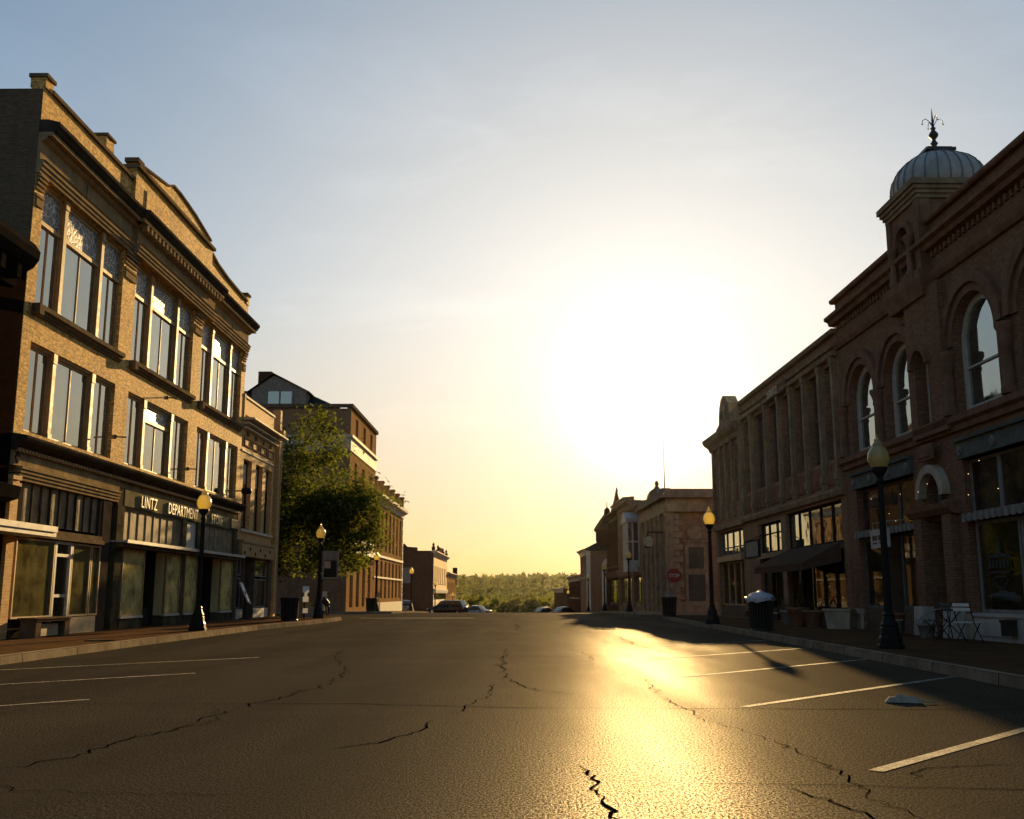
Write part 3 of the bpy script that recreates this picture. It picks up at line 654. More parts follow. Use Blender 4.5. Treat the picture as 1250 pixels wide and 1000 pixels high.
    m = MB(); m.prism_y([(.2, 4.4), (.32, 4.56), (.2, 4.72), (.08, 4.56)], -.09, -.05); m.build('diamond_ornament', 'trim_dark', R)
    # -- left shop
    x0, x1 = X(25.2), X(30.75)
    m = MB(); n = 9; a = x0+.3; st = (x1-.55-a)/n
    for i in range(n):
        p = [(a+st*(i+j/6), .05-.02*sin(pi*j/6)+.012*(i % 3)) for j in range(7)]
        for (q, yq), (w, yw) in zip(p[:-1], p[1:]): m.quad((q, yq, 2.98), (w, yw, 2.98), (w, yw, 4.0), (q, yq, 4.0))
    m.build('transom_panel', 'panel', R)
    m = MB(); m.box(x0, a, -.02, .2, 2.9, 4.02); m.box(a+n*st, x1, -.02, .2, 2.9, 4.02); [m.box(a+st*i-.012, a+st*i+.012, .0, .12, 2.98, 4.0) for i in range(n+1)]; m.build('transom_frame', 'trim_dark', R)
    m = MB(); m.box(x0, x1-.35, -.14, .2, 2.66, 2.78); m.box(x0, x1-.35, -.06, .2, 2.78, 2.9); m.build('transom_ledge', 'trim_sill', R)
    m = MB(); m.box(-2.0, X(25.9), -.75, .0, 2.64, 2.76); m.box(-2.0, X(25.9), -.78, -.7, 2.76, 2.9); m.build('flat_canopy', 'frame_pale', R)
    wx = [(x0+.12, X(27.42)), (X(28.5), X(29.72)), (X(29.78), x1-.35)]
    for i, (p, q) in enumerate(wx): sash(R, p, q, .62, 2.62, -.05, 'frame_tan', 'shop_glass', .05, name='shop_window')
    m = MB(); m.box(x0+.1, X(27.42), .1, .4, .15, .62); m.cut(); m.box(x1-.35, x1+.25, -.04, .3, .15, 4.0); m.build('bulkhead', 'trim_dark', R)
    m = MB(); m.box(X(28.5), x1-.4, -.04, .35, .15, .60); m.build('bulkhead', 'board_beige', R, 'beige board bulkhead')
    d = MB()
    for a_, b_, c_, e_ in ((X(27.45), X(27.55), .16, 2.62), (X(28.38), X(28.48), .16, 2.62)): d.box(a_, b_, -.05, .08, c_, e_)
    for z in (2.22, 2.56): d.box(X(27.55), X(28.38), -.04, .08, z, z+.08)
    d.box(X(27.55), X(28.38), .0, .06, 1.14, 1.22); d.box(X(27.55), X(28.38), .0, .06, .18, .42); dd = d.build('door', 'frame_pale', R)
    g = MB(); g.quad((X(27.55), .03, .2), (X(28.38), .03, .2), (X(28.38), .03, 2.56), (X(27.55), .03, 2.56)); g.build('pane', 'shop_glass2', dd)
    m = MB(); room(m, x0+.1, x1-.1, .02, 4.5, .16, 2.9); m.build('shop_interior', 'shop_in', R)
    m = MB(); m.box(X(25.9), X(26.5), .36, .38, 1.75, 2.45); m.box(X(27.05), X(27.32), .36, .38, 1.7, 2.05); m.build('paper_notice', 'display', R)
    # -- right shop: dark structural glass, ribbed transoms, show windows and two deep entrances
    A, B = X(31.45), W
    m = MB(); m.box(A, B-.3, -.03, .3, 3.93, 4.50); m.box(A, A+.55, -.05, .3, .15, 3.93); m.box(X(37.55), X(38.0), -.05, .3, .15, 3.93)
    m.box(X(39.35), X(39.75), -.03, .25, 2.9, 3.93); m.box(X(44.25), B-.3, -.05, .3, .15, 3.93); m.build('structural_glass_front', 'vitro', R)
    m = MB()
    for s in np.arange(33.0, 44.3, 1.25): m.box(X(s)-.008, X(s)+.008, -.036, -.028, 3.93, 4.5)
    for z in (.95, 1.75, 2.55, 3.3): m.box(A, A+.55, -.056, -.048, z, z+.015); m.box(X(37.55), X(38.0), -.056, -.048, z, z+.015)
    m.build('panel_joint', 'trim_dark', R)
    bx('fascia_end', 'frame_tan', R, X(43.6), B+.05, -.10, -.04, 4.02, 4.42)
    fa = bx('sign_fascia', 'fascia', R, X(31.95), X(43.5), -.045, -.032, 3.96, 4.47)
    [lettering('sign_letters', w_, .55, .025, xs_, 'letters', fa, (X(s_), -.08, 4.02), space=sp_) for w_, s_, xs_, sp_ in (('LINTZ', 33.2, .88, 1.12), ('DEPARTMENT', 35.75, .90, 1.08), ('STORE', 40.75, .88, 1.1))]
    for p, q in ((X(32.0), X(37.55)), (X(38.05), X(39.3)), (X(39.8), X(44.2))):
        m = MB(); m.box(p, q, .05, .18, 2.9, 3.93); n = max(2, int((q-p)/.62)); mm = m.build('transom_panel', 'panel_dark' if q-p > 2 else 'frame_pale', R)
        if q-p > 2:
            m = MB(); [m.box(p+(q-p)*i/n-.012, p+(q-p)*i/n+.012, .03, .06, 2.9, 3.93) for i in range(n+1)]; m.box(p, q, .02, .07, 3.89, 3.94); m.build('transom_rib', 'frame_grey', R)
    for p, q in ((X(31.75), X(38.4)), (X(38.75), X(45.05))):
        p -= .35; q -= .3; m = MB(); m.box(p, q, -.40, .1, 2.80, 2.86); m.box(p, q, -.44, -.38, 2.78, 2.88); m.build('flat_canopy', 'frame_pale', R)
        m = MB(); m.box(p+.1, q-.3, -.3, .1, 2.66, 2.80); m.build('canopy_soffit', 'trim_brown', R)
    shows = [(X(32.1), X(33.95)), (X(36.05), X(37.5)), (X(38.05), X(39.4)), (X(42.6), X(44.2))]
    for p, q in shows:
        sash(R, p, q, .55, 2.64, -.065, 'frame_tan', 'show_glass', .04, name='show_window')
        m = MB(); room(m, p, q, .02, .42, .5, 2.66); m.build('show_window_lining', 'display', R)
        m = MB(); m.box(p, q, -.05, .5, .15, .47); m.build('bulkhead', 'vitro', R)
        bx('window_sill', 'frame_pale', R, p-.02, q+.02, -.10, .04, .475, .548)
    for p, q in ((X(34.0), X(36.0)), (X(39.45), X(42.55))):
        m = MB(); room(m, p, q, .32, 2.6, .16, 2.66); m.build('entrance_recess', 'shop_dark', R)
        xm = (p+q)/2; sash(R, xm-.85, xm+.85, .18, 2.5, 2.4, 'frame_dark', 'glass', .1, (.9,), (xm,), name='entrance_door')
        sash(R, p+.05, q-.05, .75, 2.6, .5, 'frame_dark', 'shop_glass2', .05, name='vestibule_glazing')
        bx('vestibule_bulkhead', 'trim_dark', R, p, q, .45, .6, .16, .75)
    m = MB(); m.box(X(32.45), X(32.47), .26, .28, .55, 1.40); m.box(X(33.15), X(33.17), .26, .28, .55, 1.3); m.box(X(32.45), X(33.17), .26, .28, 1.37, 1.40); m.build('display_easel', 'white', R)
    # wall hardware
    m = MB(); m.lathe([(.02, -.02), (.2, 0), (.24, .12), (.2, .24), (.02, .26)], (0, 0, 0), 14)
    b = MB(); b.v = [(W-.5+x, -.45+y, 5.55+z) for x, y, z in m.v]; b.f = m.f; b.sm = m.sm; b.tube([(W-.5, 0, 5.68), (W-.5, -.4, 5.68)], .03); b.build('alarm_bell', 'black', R)
    m = MB()
    for x, z in ((X(30.95), 6.0), (X(35.2), 8.05), (X(37.85), 5.85)): m.tube([(x, 0, z), (x, -.35, z-.02)], .022); m.box(x-.05, x+.05, -.03, .01, z-.06, z+.06); m.cut()
    m.build('wall_bracket', 'trim_dark', R)
department_store()

def corner_store():
    R = left('narrow_brick_store', 44.92, 'narrow two storey tan brick store beside the department store, with bracketed cornice')
    W, D = 6.9, 24; X = lambda s: s-44.92
    shell(R, W, D, .15, 9.0, 'brown', zroof=8.3)
    ws = [(X(45.35), X(46.75)), (X(47.45), X(48.75)), (X(49.3), X(50.5))]
    m = MB(); wall(m, 0, W-.9, 3.6, 8.9, [(a, b, 4.1, 7.25) for a, b in ws], depth=.3); m.box(W-.9, W-.35, .3, .5, .15, 9.0)
    m.box(0, W-1.3, .0, .3, 9.25, 10.0); m.build('wall', 'tan', R)
    m = MB(); m.box(W-.4, W, -.12, .32, .15, 9.6); m.box(W-.4, W, -.3, .32, 9.0, 9.5); m.box(W-.38, W-.02, -.1, .3, 9.6, 10.55); m.cut(); m.box(0.02, .2, -.04, .32, 9.0, 10.15); m.build('end_pilaster', 'tan', R)
    m = MB()
    for z, p in ((8.92, .55), (8.72, .32), (8.52, .2)): m.profile_x(0, W-.35 if p > .5 else W-.9, [(.05, z), (-p, z+.05), (-p, z+.12), (.05, z+.16)])
    m.box(-.0, W-1.25, -.05, .35, 10.0, 10.09); m.box(0, W-.9, -.04, .02, 7.55, 7.62); m.build('cornice', 'paleston', R)
    m = MB()
    for i in range(4):
        a, b = .35+i*1.4, 1.5+i*1.4; m.box(a, b, -.05, .02, 8.18, 8.23); m.box(a, b, -.05, .02, 7.82, 7.87); m.box(a, a+.05, -.05, .02, 7.87, 8.18); m.box(b-.05, b, -.05, .02, 7.87, 8.18)
        m.box(a+.4, a+.5, -.1, .02, 8.3, 8.5); m.cut()
    m.build('brick_panel', 'brown', R)
    for a, b in ws:
        sash(R, a, b, 4.15, 7.2, .2, 'frame_dark', 'glass', .08, (5.75,))
        bx('blind', 'paleston', R, a+.12, b-.12, .232, .236, 6.2, 7.12)
    bx('window_sill', 'paleston', R, .2, W-1, -.1, .1, 3.98, 4.1)
    m = MB(); m.box(.25, W-.7, -.16, .2, 2.9, 3.55); m.box(.25, W-.7, -.22, -.1, 3.5, 3.6); m.build('shop_fascia', 'frame_tan', R)
    m = MB()
    for i in range(6): m.lathe([(.0, -.03), (.09, -.02), (.09, .02), (0, .03)], (0, 0, 0), 10)
    m2 = MB()
    for i in range(6):
        x = .7+i*.9; z = 3.25 if i % 2 else 3.05; m2.box(x-.07, x+.07, -.19, -.15, z-.07, z+.07); m2.cut()
    m2.build('rosette', 'trim_dark', R)
    for a, b in ((.35, 1.35), (3.3, 5.9)):
        sash(R, a, b, .6, 1.95, .15, 'frame_grey', 'shop_glass2', .06, name='shop_window'); sash(R, a, b, 2.05, 2.85, .15, 'frame_grey', 'glass', .06, name='transom_window')
        bx('bulkhead', 'frame_pale', R, a-.08, b+.08, .02, .3, .15, .58)
    sash(R, 1.5, 3.2, .18, 2.85, .9, 'frame_dark', 'shop_glass2', .1, (2.1,), (2.35,), name='shop_door')
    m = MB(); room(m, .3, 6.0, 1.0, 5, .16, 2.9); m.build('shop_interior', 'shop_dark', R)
    m = MB(); m.box(1.4, 1.5, .02, .9, .15, 2.9); m.cut(); m.box(3.2, 3.3, .02, .9, .15, 2.9); m.cut(); m.box(6.0, 6.55, .02, .3, .15, 2.9); m.cut(); m.box(0, .3, 0, .3, .15, 3.6); m.build('shopfront_post', 'trim_brown', R)
    m = MB(); m.tube([(W+.06, -.05, 9.4), (W+.06, -.1, 8.5), (W-.05, -.12, 7.8), (W-.05, -.12, .3)], .06); m.build('downpipe', 'frame_tan', R)
corner_store()

def dark_store():
    R = left('dark_painted_store', 2.0, 'two storey dark painted store with heavy bracketed cornice at left edge')
    W, D = 22.7, 22; shell(R, W, D, .15, 9.4, 'sooty', zroof=8.6)
    holes = [(1.0+i*1.9, 2.3+i*1.9, 5.2, 8.0, True) for i in range(11)]
    m = MB(); wall(m, 0, W, 3.6, 9.0, holes, depth=.3); m.box(W-.6, W, 0, .3, .15, 3.6); m.box(0, .6, 0, .3, .15, 3.6); m.build('wall', 'sooty', R)
    for h in holes: sash(R, h[0], h[1], h[2], h[3], .2, 'frame_dark', 'glass', .08, (6.5,), arch=True)
    m = MB()
    for h in holes:
        m.cut(); o, i = arc((h[0]+h[1])/2, 7.35, .85, 10), arc((h[0]+h[1])/2, 7.35, .68, 10)
        for (a, b), (c, d) in zip(list(zip(o, i))[:-1], list(zip(o, i))[1:]):
            m.add([(a[0], -.1, a[1]), (c[0], -.1, c[1]), (d[0], -.1, d[1]), (b[0], -.1, b[1]), (a[0], .02, a[1]), (c[0], .02, c[1]), (d[0], .02, d[1]), (b[0], .02, b[1])], [(0, 1, 2, 3), (0, 4, 5, 1), (3, 2, 6, 7)])
    m.build('window_hood', 'trim_brown', R)
    m = MB(); m.profile_x(-.1, W-.75, [(.05, 8.6), (-.15, 8.62), (-.2, 8.9), (-.55, 9.1), (-.68, 9.3), (-.70, 9.5), (-.55, 9.72), (.05, 9.8)])
    x = .3
    while x < W-.9: m.box(x, x+.2, -.5, -.1, 8.7, 9.1); x += .75
    m.build('cornice', 'trim_black', R)
    m = MB(); m.profile_x(0, W, [(.05, 3.4), (-.3, 3.5), (-.35, 3.8), (.05, 3.9)]); m.build('shopfront_cornice', 'trim_black', R)
    for i in range(5): sash(R, .8+i*4.3, 4.6+i*4.3, .6, 3.2, .2, 'frame_dark', 'glass', .1, (2.5,), name='shop_window')
    bx('bulkhead', 'trim_black', R, .6, W-.6, .15, .3, .15, .6)
dark_store()
# ------------------------------------------------------------------ generic street building
def facade(R, W, H, floors, mats, D=20, cornice=.5, ztop=None, ends=None, shop=True, zg=3.4, crest=0.0):
    """floors: list of (z0,z1,[(x0,x1)..],arch,rails)"""
    wallm, sidem, trimm, framem, glassm = mats
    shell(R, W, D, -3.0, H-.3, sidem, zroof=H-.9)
    holes = []
    for z0, z1, xs, ar, rails in floors: holes += [(a, b, z0, z1, ar) for a, b in xs]
    if shop: holes.append((.5, W-.5, .2, zg-.7, False))
    m = MB(); wall(m, 0, W, -3.0, H-crest, holes, depth=.3); m.build('wall', wallm, R)
    for z0, z1, xs, ar, rails in floors:
        for a, b in xs: sash(R, a, b, z0, z1, .18, framem, glassm, .07, rails, arch=ar)
        s = MB(); [(s.cut(), s.box(a-.1, b+.1, -.09, .1, z0-.14, z0-.005)) for a, b in xs]; s.build('window_sill', trimm, R)
    c = MB(); z = H-crest-.1
    c.profile_x(-.05, W+.05, [(.05, z-.75), (-.08, z-.72), (-.10, z-.55), (-.03, z-.5), (-.03, z-.3), (-cornice*.6, z-.2), (-cornice, z-.1), (-cornice, z+.02), (.05, z+.1)])
    x = .3
    while x < W-.2: c.box(x, x+.14, -cornice*.55, -.02, z-.42, z-.22); x += .6
    c.build('cornice', trimm, R)
    if shop:
        c = MB(); c.profile_x(0, W, [(.05, zg-.6), (-.12, zg-.56), (-.22, zg-.2), (-.25, zg-.02), (.05, zg+.02)]); c.build('shopfront_cornice', trimm, R)
        n = max(2, int((W-1)/2.2)); w = (W-1)/n
        for i in range(n): sash(R, .5+w*i+.05, .5+w*(i+1)-.05, .2 if i == n//2 else .55, zg-.75, .22, framem, glassm, .08, (zg-1.4,), name='shop_door' if i == n//2 else 'shop_window')
        bx('bulkhead', trimm, R, .5, W-.5, .24, .38, .0, .5)
def even(W, n, w, pad=.6):
    st = (W-2*pad)/n; return [(pad+st*(i+.5)-w/2, pad+st*(i+.5)+w/2) for i in range(n)]
# ------------------------------------------------------------------ red brick romanesque block with domed turret
def ring(m, xc, zc, r0, r1, y0, y1, n=16):
    o, i = arc(xc, zc, r1, n), arc(xc, zc, r0, n); P = list(zip(o, i))
    for (a, b), (c, d) in zip(P[:-1], P[1:]):
        m.add([(a[0], y0, a[1]), (c[0], y0, c[1]), (d[0], y0, d[1]), (b[0], y0, b[1]), (a[0], y1, a[1]), (c[0], y1, c[1]), (d[0], y1, d[1]), (b[0], y1, b[1])], [(0, 1, 2, 3), (0, 4, 5, 1), (3, 2, 6, 7)])
def romanesque():
    R = right('romanesque_block', 33.4, 'red brick block with round arched windows and a metal domed corner turret')
    X = lambda s: 33.4-s; W, D = 31.4, 24
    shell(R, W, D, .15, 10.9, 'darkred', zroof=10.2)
    op = [(31.4, 1.06, 8.35), (28.42, 1.06, 8.35), (23.85, 1.08, 8.45), (20.6, 1.08, 8.45), (16.0, 1.06, 8.35), (13, 1.06, 8.35), (9.5, 1.06, 8.35), (6.4, 1.06, 8.35)]
    holes = [(X(s)-r, X(s)+r, 5.62, z, True) for s, r, z in op]+[(X(26.45)-.42, X(26.45)+.42, 5.62, 7.6, True), (X(27.2), X(25.95), .16, 4.35, True)]
    holes += [(X(32.45), X(27.95), .16, 4.5), (X(24.95), X(16.2), .16, 4.5), (X(15.4), X(4.0), .16, 4.5)]
    m = MB(); wall(m, 0, W, .15, 9.6, holes, depth=.45); m.build('wall', 'red', R)
    for s, r, z in op:
        f = sash(R, X(s)-r, X(s)+r, 5.62, z, .2, 'frame_pale', 'glass', .17, (6.75,), arch=True, fd=.1)
    sash(R, X(26.45)-.42, X(26.45)+.42, 5.62, 7.6, .1, 'frame_pale', 'glass', .12, (6.6,), arch=True, fd=.1)
    m = MB()
    for s, r, z in op:
        m.cut(); ring(m, X(s), z-r, r+.02, r+.22, -.06, .02); ring(m, X(s), z-r, r+.24, r+.5, -.14, .02)
    m.cut(); ring(m, X(26.45), 7.18, .44, .62, -.34, -.2); m.build('window_arch', 'redstone', R)
    m = MB()
    for a in (X(33.0), X(29.9), X(25.15), X(22.2), X(18.9), X(17.6), X(14.5), X(11.2), X(8)):
        m.lathe([(.2, 5.62), (.2, 5.75), (.15, 5.8), (.14, 6.75), (.16, 6.8), (.17, 6.86), (.15, 6.9), (.19, 7.05), (.24, 7.15), (.24, 7.25)], (a, -.08, 0), 10); m.cut()
    m.build('column', 'redstone', R)
    m = MB(); m.profile_x(-.02, W, [(.02, 5.2), (-.1, 5.22), (-.12, 5.35), (-.22, 5.42), (-.22, 5.58), (.02, 5.64)])
    m.profile_x(-.02, W, [(.02, 7.0), (-.06, 7.02), (-.06, 7.12), (.02, 7.14)]) if False else None
    m.profile_x(-.02, W, [(.02, 9.3), (-.08, 9.32), (-.14, 9.45), (-.16, 9.58), (.02, 9.62)]); m.build('string_course', 'redstone', R)
    m = MB(); m.box(0, W, 0, .5, 9.6, 10.95); x = .15
    while x < W-.3: m.box(x, x+.12, -.07, .02, 9.98, 10.15); x += .26
    m.build('parapet', 'red', R)
    m = MB(); m.profile_x(-.15, W, [(.02, 10.15), (-.2, 10.18), (-.24, 10.3), (-.36, 10.36), (-.36, 10.46), (.02, 10.52)]); m.profile_x(-.12, W, [(.52, 10.95), (-.12, 10.95), (-.16, 11.0), (-.16, 11.08), (.52, 11.1)]); m.build('cornice', 'redstone', R)
    # turret
    tx, ty, h = X(26.95), .85, 1.05
    m = MB(); wall(m, X(27.3), X(25.15), 5.3, 9.2, [(X(26.45)-.42, X(26.45)+.42, 5.62, 7.6, True)], y=-.22, depth=.23); m.build('turret_pier', 'red', R)
    m = MB(); m.taper(tx-1.15, tx+1.15, -.3, 2.05, 9.0, 9.45, -.12); m.box(tx-1.27, tx+1.27, -.42, 2.1, 9.45, 9.7); m.build('turret_corbel', 'redstone', R)
    m = MB(); y0 = ty-h; wall(m, tx-h, tx+h, 9.7, 11.75, [(tx-.42, tx+.42, 9.95, 11.25, True)], y=y0, depth=.3)
    m.box(tx-h, tx-h+.3, y0+.3, ty+h, 9.7, 11.75); m.box(tx+h-.3, tx+h, y0+.3, ty+h, 9.7, 11.75); m.box(tx-h+.3, tx+h-.3, ty+h-.3, ty+h, 9.7, 11.75); m.box(tx-.9, tx+.9, ty-.3, ty-.2, 9.7, 11.7); m.build('turret_wall', 'red', R)
    m = MB(); ring(m, tx, 10.83, .43, .62, y0-.1, y0+.02, 12)
    for sx in (-.55, .55): m.lathe([(.13, 9.7), (.13, 9.8), (.09, 9.84), (.085, 10.55), (.11, 10.6), (.15, 10.74), (.15, 10.82)], (tx+sx, y0-.12, 0), 10)
    for sx in (-1, 1): m.cut(); m.box(tx+sx*.94-.14, tx+sx*.94+.14, y0-.06, y0+.02, 9.7, 11.7); m.cut(); m.box(tx+h-.02, tx+h+.06, ty+sx*.9-.14, ty+sx*.9+.14, 9.7, 11.7); m.cut()
    m.build('turret_trim', 'redstone', R)
    m = MB()
    for k, (o, z0, z1) in enumerate(((.06, 11.72, 11.84), (.11, 11.84, 11.95), (.17, 11.95, 12.06), (.23, 12.06, 12.22))): m.box(tx-h-o, tx+h+o, ty-h-o, ty+h+o, z0, z1)
    m.build('turret_cornice', 'stone_dim', R)
    m = MB(); prof = [(1.14, 12.22), (1.20, 12.36), (1.20, 12.52), (1.15, 12.74), (1.04, 12.95), (.87, 13.13), (.66, 13.27), (.46, 13.37), (.36, 13.44)]
    n = 24; vs = []
    for r, z in prof:
        for k in range(2*n):
            a = 2*pi*k/(2*n); q = r*(1.0 if k % 2 else .985); e = (abs(cos(a))**6+abs(sin(a))**6)**(-1/6); q *= 1+(e-1)*.35; vs.append((tx+q*cos(a), ty+q*sin(a), z))
    N2 = 2*n; m.add(vs, [(i*N2+k, i*N2+(k+1) % N2, (i+1)*N2+(k+1) % N2, (i+1)*N2+k) for i in range(len(prof)-1) for k in range(N2)], True)
    dm = m.build('dome', 'dome', R)
    s = MB()
    for k in range(n):
        a = 2*pi*(2*k+1)/N2; P = []
        for r, z in prof:
            e = (abs(cos(a))**6+abs(sin(a))**6)**(-1/6); q = r*(1+(e-1)*.35)+.012; P.append((tx+q*cos(a), ty+q*sin(a), z))
        s.tube(P, .018, 5)
    s.build('seam', 'frame_grey', dm)
    m = MB(); m.box(tx-.42, tx+.42, ty-.42, ty+.42, 13.42, 13.50); m.box(tx-.34, tx+.34, ty-.34, ty+.34, 13.50, 13.55)
    m.lathe([(.17, 13.53), (.10, 13.62), (.06, 13.70), (.11, 13.78), (.06, 13.84), (.05, 13.90), (.13, 14.0), (.13, 14.06), (.05, 14.18), (.08, 14.24), (.035, 14.28), (.028, 14.5), (.005, 14.85)], (tx, ty, 0), 12)
    for sx, sy in ((1, 0), (-1, 0), (0, 1), (0, -1)):
        m.tube([(tx+sx*a, ty+sy*a, z) for a, z in ((.03, 14.32), (.1, 14.46), (.2, 14.53), (.28, 14.48), (.3, 14.38))], .011, 5); m.lathe([(.0, -.03), (.03, 0), (0, .03)], (tx+sx*.3, ty+sy*.3, 14.36), 6)
    m.build('finial', 'iron_green', R)
    # doorway below the turret
    dx0, dx1 = X(27.2), X(25.95); xm = (dx0+dx1)/2
    m = MB(); ring(m, xm, 3.73, .62, .84, -.22, .0); m.build('door_arch', 'stone', R)
    m = MB(); m.profile_x(dx0-.7, dx1+.7, [(.0, 3.2), (-.2, 3.22), (-.32, 3.36), (-.36, 3.5), (.0, 3.56)]); m.build('door_entablature', 'redstone', R)
    m = MB(); m.box(dx0-.5, dx0, -.2, .02, .9, 3.2); m.cut(); m.box(dx1, dx1+.5, -.2, .02, .9, 3.2); m.build('door_pier', 'red', R)
    m = MB(); m.taper(dx0-.58, dx0+.04, -.36, .02, .15, .9, .04); m.cut(); m.taper(dx1-.04, dx1+.58, -.36, .02, .15, .9, .04); m.build('plinth', 'bulk_white', R)
    sash(R, dx0, dx1, .16, 3.1, .5, 'frame_dark', 'glass', .12, (2.4,), name='door'); sash(R, dx0+.01, dx1-.01, 3.6, 4.34, .3, 'frame_grey', 'glass', .08, name='fanlight', arch=True)
    bx('door_lintel', 'redstone', R, dx0+.002, dx1-.002, .1, .5, 3.12, 3.58)
    m = MB(); m.box(xm-.5, xm+.5, -.26, -.2, 4.68, 5.1); m.box(xm-.4, xm+.4, -.29, -.25, 4.76, 5.02); m.build('carved_plaque', 'redstone', R)
    # shopfronts
    for idx, (a, b) in enumerate(((X(32.45), X(27.95)), (X(24.95), X(16.2)), (X(15.4), X(4.0)))):
        m = MB(); m.box(a-.05, b+.05, -.12, .3, 4.5, 4.92); m.profile_x(a-.05, b+.05, [(.0, 4.9), (-.2, 4.92), (-.22, 5.0), (.0, 5.04)]); m.build('iron_lintel', 'trim_green', R)
        m = MB(); n = max(3, int((b-a)/1.6))
        for i in range(n+1):
            xx = a+.15+(b-a-.3)*i/n; m.lathe([(.11, 0), (.11, .03), (.05, .05), (.05, .07), (0, .075)], (0, 0, 0), 12); k = len(m.v)-12*5-24
        m2 = MB()
        for i in range(n+1):
            xx = a+.15+(b-a-.3)*i/n
            for r, d in ((.12, .03), (.06, .06)):
                pts = [(xx+r*cos(2*pi*k/12), 4.71+r*sin(2*pi*k/12)) for k in range(12)]; m2.prism_y(pts[::-1], -.12-d, -.1)
            m2.cut()
        m2.build('rosette', 'frame_grey', R)
        n = max(2, int((b-a)/1.45)); st = (b-a)/n
        for i in range(n): sash(R, a+st*i, a+st*(i+1), 3.14, 4.48, .16, 'frame_grey' if idx else 'trim_brown', 'glass_dim', .08, name='transom_window')
        m = MB(); m.box(a, b, -.1, .1, 2.98, 3.13); k = a
        m.build('valance_board', 'frame_grey', R); m = MB()
        while k < b-.1: m.box(k, k+.13, -.13, -.1, 2.95, 3.16); m.cut(); k += .30
        m.build('valance_stripe', 'valance', R)
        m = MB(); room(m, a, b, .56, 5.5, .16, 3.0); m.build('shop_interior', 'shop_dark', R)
    a, b = X(32.45), X(27.95)
    sash(R, a, a+1.55, .8, 2.95, .16, 'trim_green', 'shop_glass2', .1, name='shop_window'); bx('bulkhead', 'trim_brown', R, a, a+1.55, .12, .4, .15, .8)
    sash(R, a+1.7, a+2.75, .18, 2.9, 1.2, 'trim_brown', 'shop_glass2', .14, (2.2,), name='shop_door'); bx('door_pier', 'trim_brown', R, a+1.55, a+1.68, .1, 1.3, .15, 2.95)
    sash(R, a+2.9, b, .8, 2.95, .16, 'trim_green', 'shop_glass2', .1, name='shop_window'); bx('bulkhead', 'trim_brown', R, a+2.9, b, .12, .4, .15, .8)
    a, b = X(24.95), X(16.2)
    for i in range(4): sash(R, a+.1+2.15*i, a+2.2+2.15*i, .78, 2.95, .14, 'frame_grey', 'shop_glass2', .09, name='shop_window')
    m = MB(); m.box(a, b, -.04, .3, .15, .76); m.box(a-.02, b, -.08, .3, .70, .78)
    for i in range(4): m.box(a+.25+2.15*i, a+1.95+2.15*i, -.07, -.03, .26, .62)
    m.build('bulkhead', 'bulk_white', R)
    d = MB()                                                             # etched window emblem: a peaked plate over lines and a crescent
    xx = a+1.15; d.prism_y([(xx-.06, 2.3), (xx, 2.55), (xx+.06, 2.3)][::-1], .12, .125); d.prism_y([(xx-.55, 2.1), (xx-.1, 2.16), (xx, 2.4), (xx+.1, 2.16), (xx+.55, 2.1), (xx+.55, 2.06), (xx-.55, 2.06)][::-1], .12, .125)
    for i in range(6): d.box(xx-.5+i*.17, xx-.4+i*.17, .12, .125, 1.82, 2.0)
    d.box(xx-.45, xx+.45, .12, .125, 1.70, 1.74); d.box(xx-.3, xx+.3, .12, .125, 1.6, 1.63)
    for i in range(8): aa = rad(200+20*i); d.box(xx+.35*cos(aa)-.04, xx+.35*cos(aa)+.04, .12, .125, 1.62+.28*sin(aa), 1.66+.28*sin(aa))
    d.build('etched_emblem', 'etch', R)
    a, b = X(15.4), X(4.0)
    for i in range(5): sash(R, a+.1+2.25*i, a+2.2+2.25*i, .78, 2.95, .14, 'frame_grey', 'glass', .09, name='shop_window')
    bx('bulkhead', 'bulk_white', R, a, b, -.04, .3, .15, .76)
    m = MB(); m.box(-.06, .95, -.1, .02, .15, .75); m.cut(); m.box(X(25.35), X(24.98), -.06, .02, .15, .75); m.cut(); m.box(-.1, .98, -.18, .02, .62, .78); m.build('pier_base', 'stone', R)
    # a board hung over the recessed door
    S = empty('hanging_sign_board', R.matrix_basis @ __import__('mathutils').Vector((X(29.35), -.5, 2.4)), R.rotation_euler[2], 'pale rectangular sign board hung over the red brick shop door', 'sign')
    o = bx('board', 'bulk_white', S, -.62, .62, -.03, .03, 0, .48)
    m = MB(); m.box(-.6, .6, -.04, .04, .46, .5); m.box(-.6, .6, -.04, .04, -.02, .02); m.box(-.64, -.6, -.04, .04, -.02, .5); m.box(.6, .64, -.04, .04, -.02, .5)
    for x in (-.5, .5): m.tube([(x, 0, .5), (x, 0, .72), (x, .5, .74)], .012, 6)
    m.build('frame', 'frame_pale', S)
    m = MB()
    for i, (x, w) in enumerate(((-.52, .36), (-.08, .5))): m.box(x, x+w, -.036, -.03, .2, .34)
    m.box(-.5, -.15, -.036, -.03, .1, .14); m.box(0, .42, -.036, -.03, .1, .14); m.build('faded_lettering', 'trim_brown', S)
    # small lit bulbs strung in the transoms and two soffit lamps, a red lamp inside
    for p in ((X(29.4), .0, 3.3), (X(29.9), .02, 3.55), (X(31.2), .0, 4.1), (X(28.7), -.1, 4.0), (X(24.6), -.05, 4.1), (X(24.0), -.05, 4.35), (X(23.2), -.05, 3.6), (X(27.0), -.3, 3.9), (X(26.4), -.3, 4.05), (X(24.7), -.04, 3.6)):
        w = MB(); w.lathe([(.0, -.01), (.009, -.005), (.009, .005), (0, .01)], (p[0], p[1], p[2]), 8); w.build('string_light', 'bulb', R)
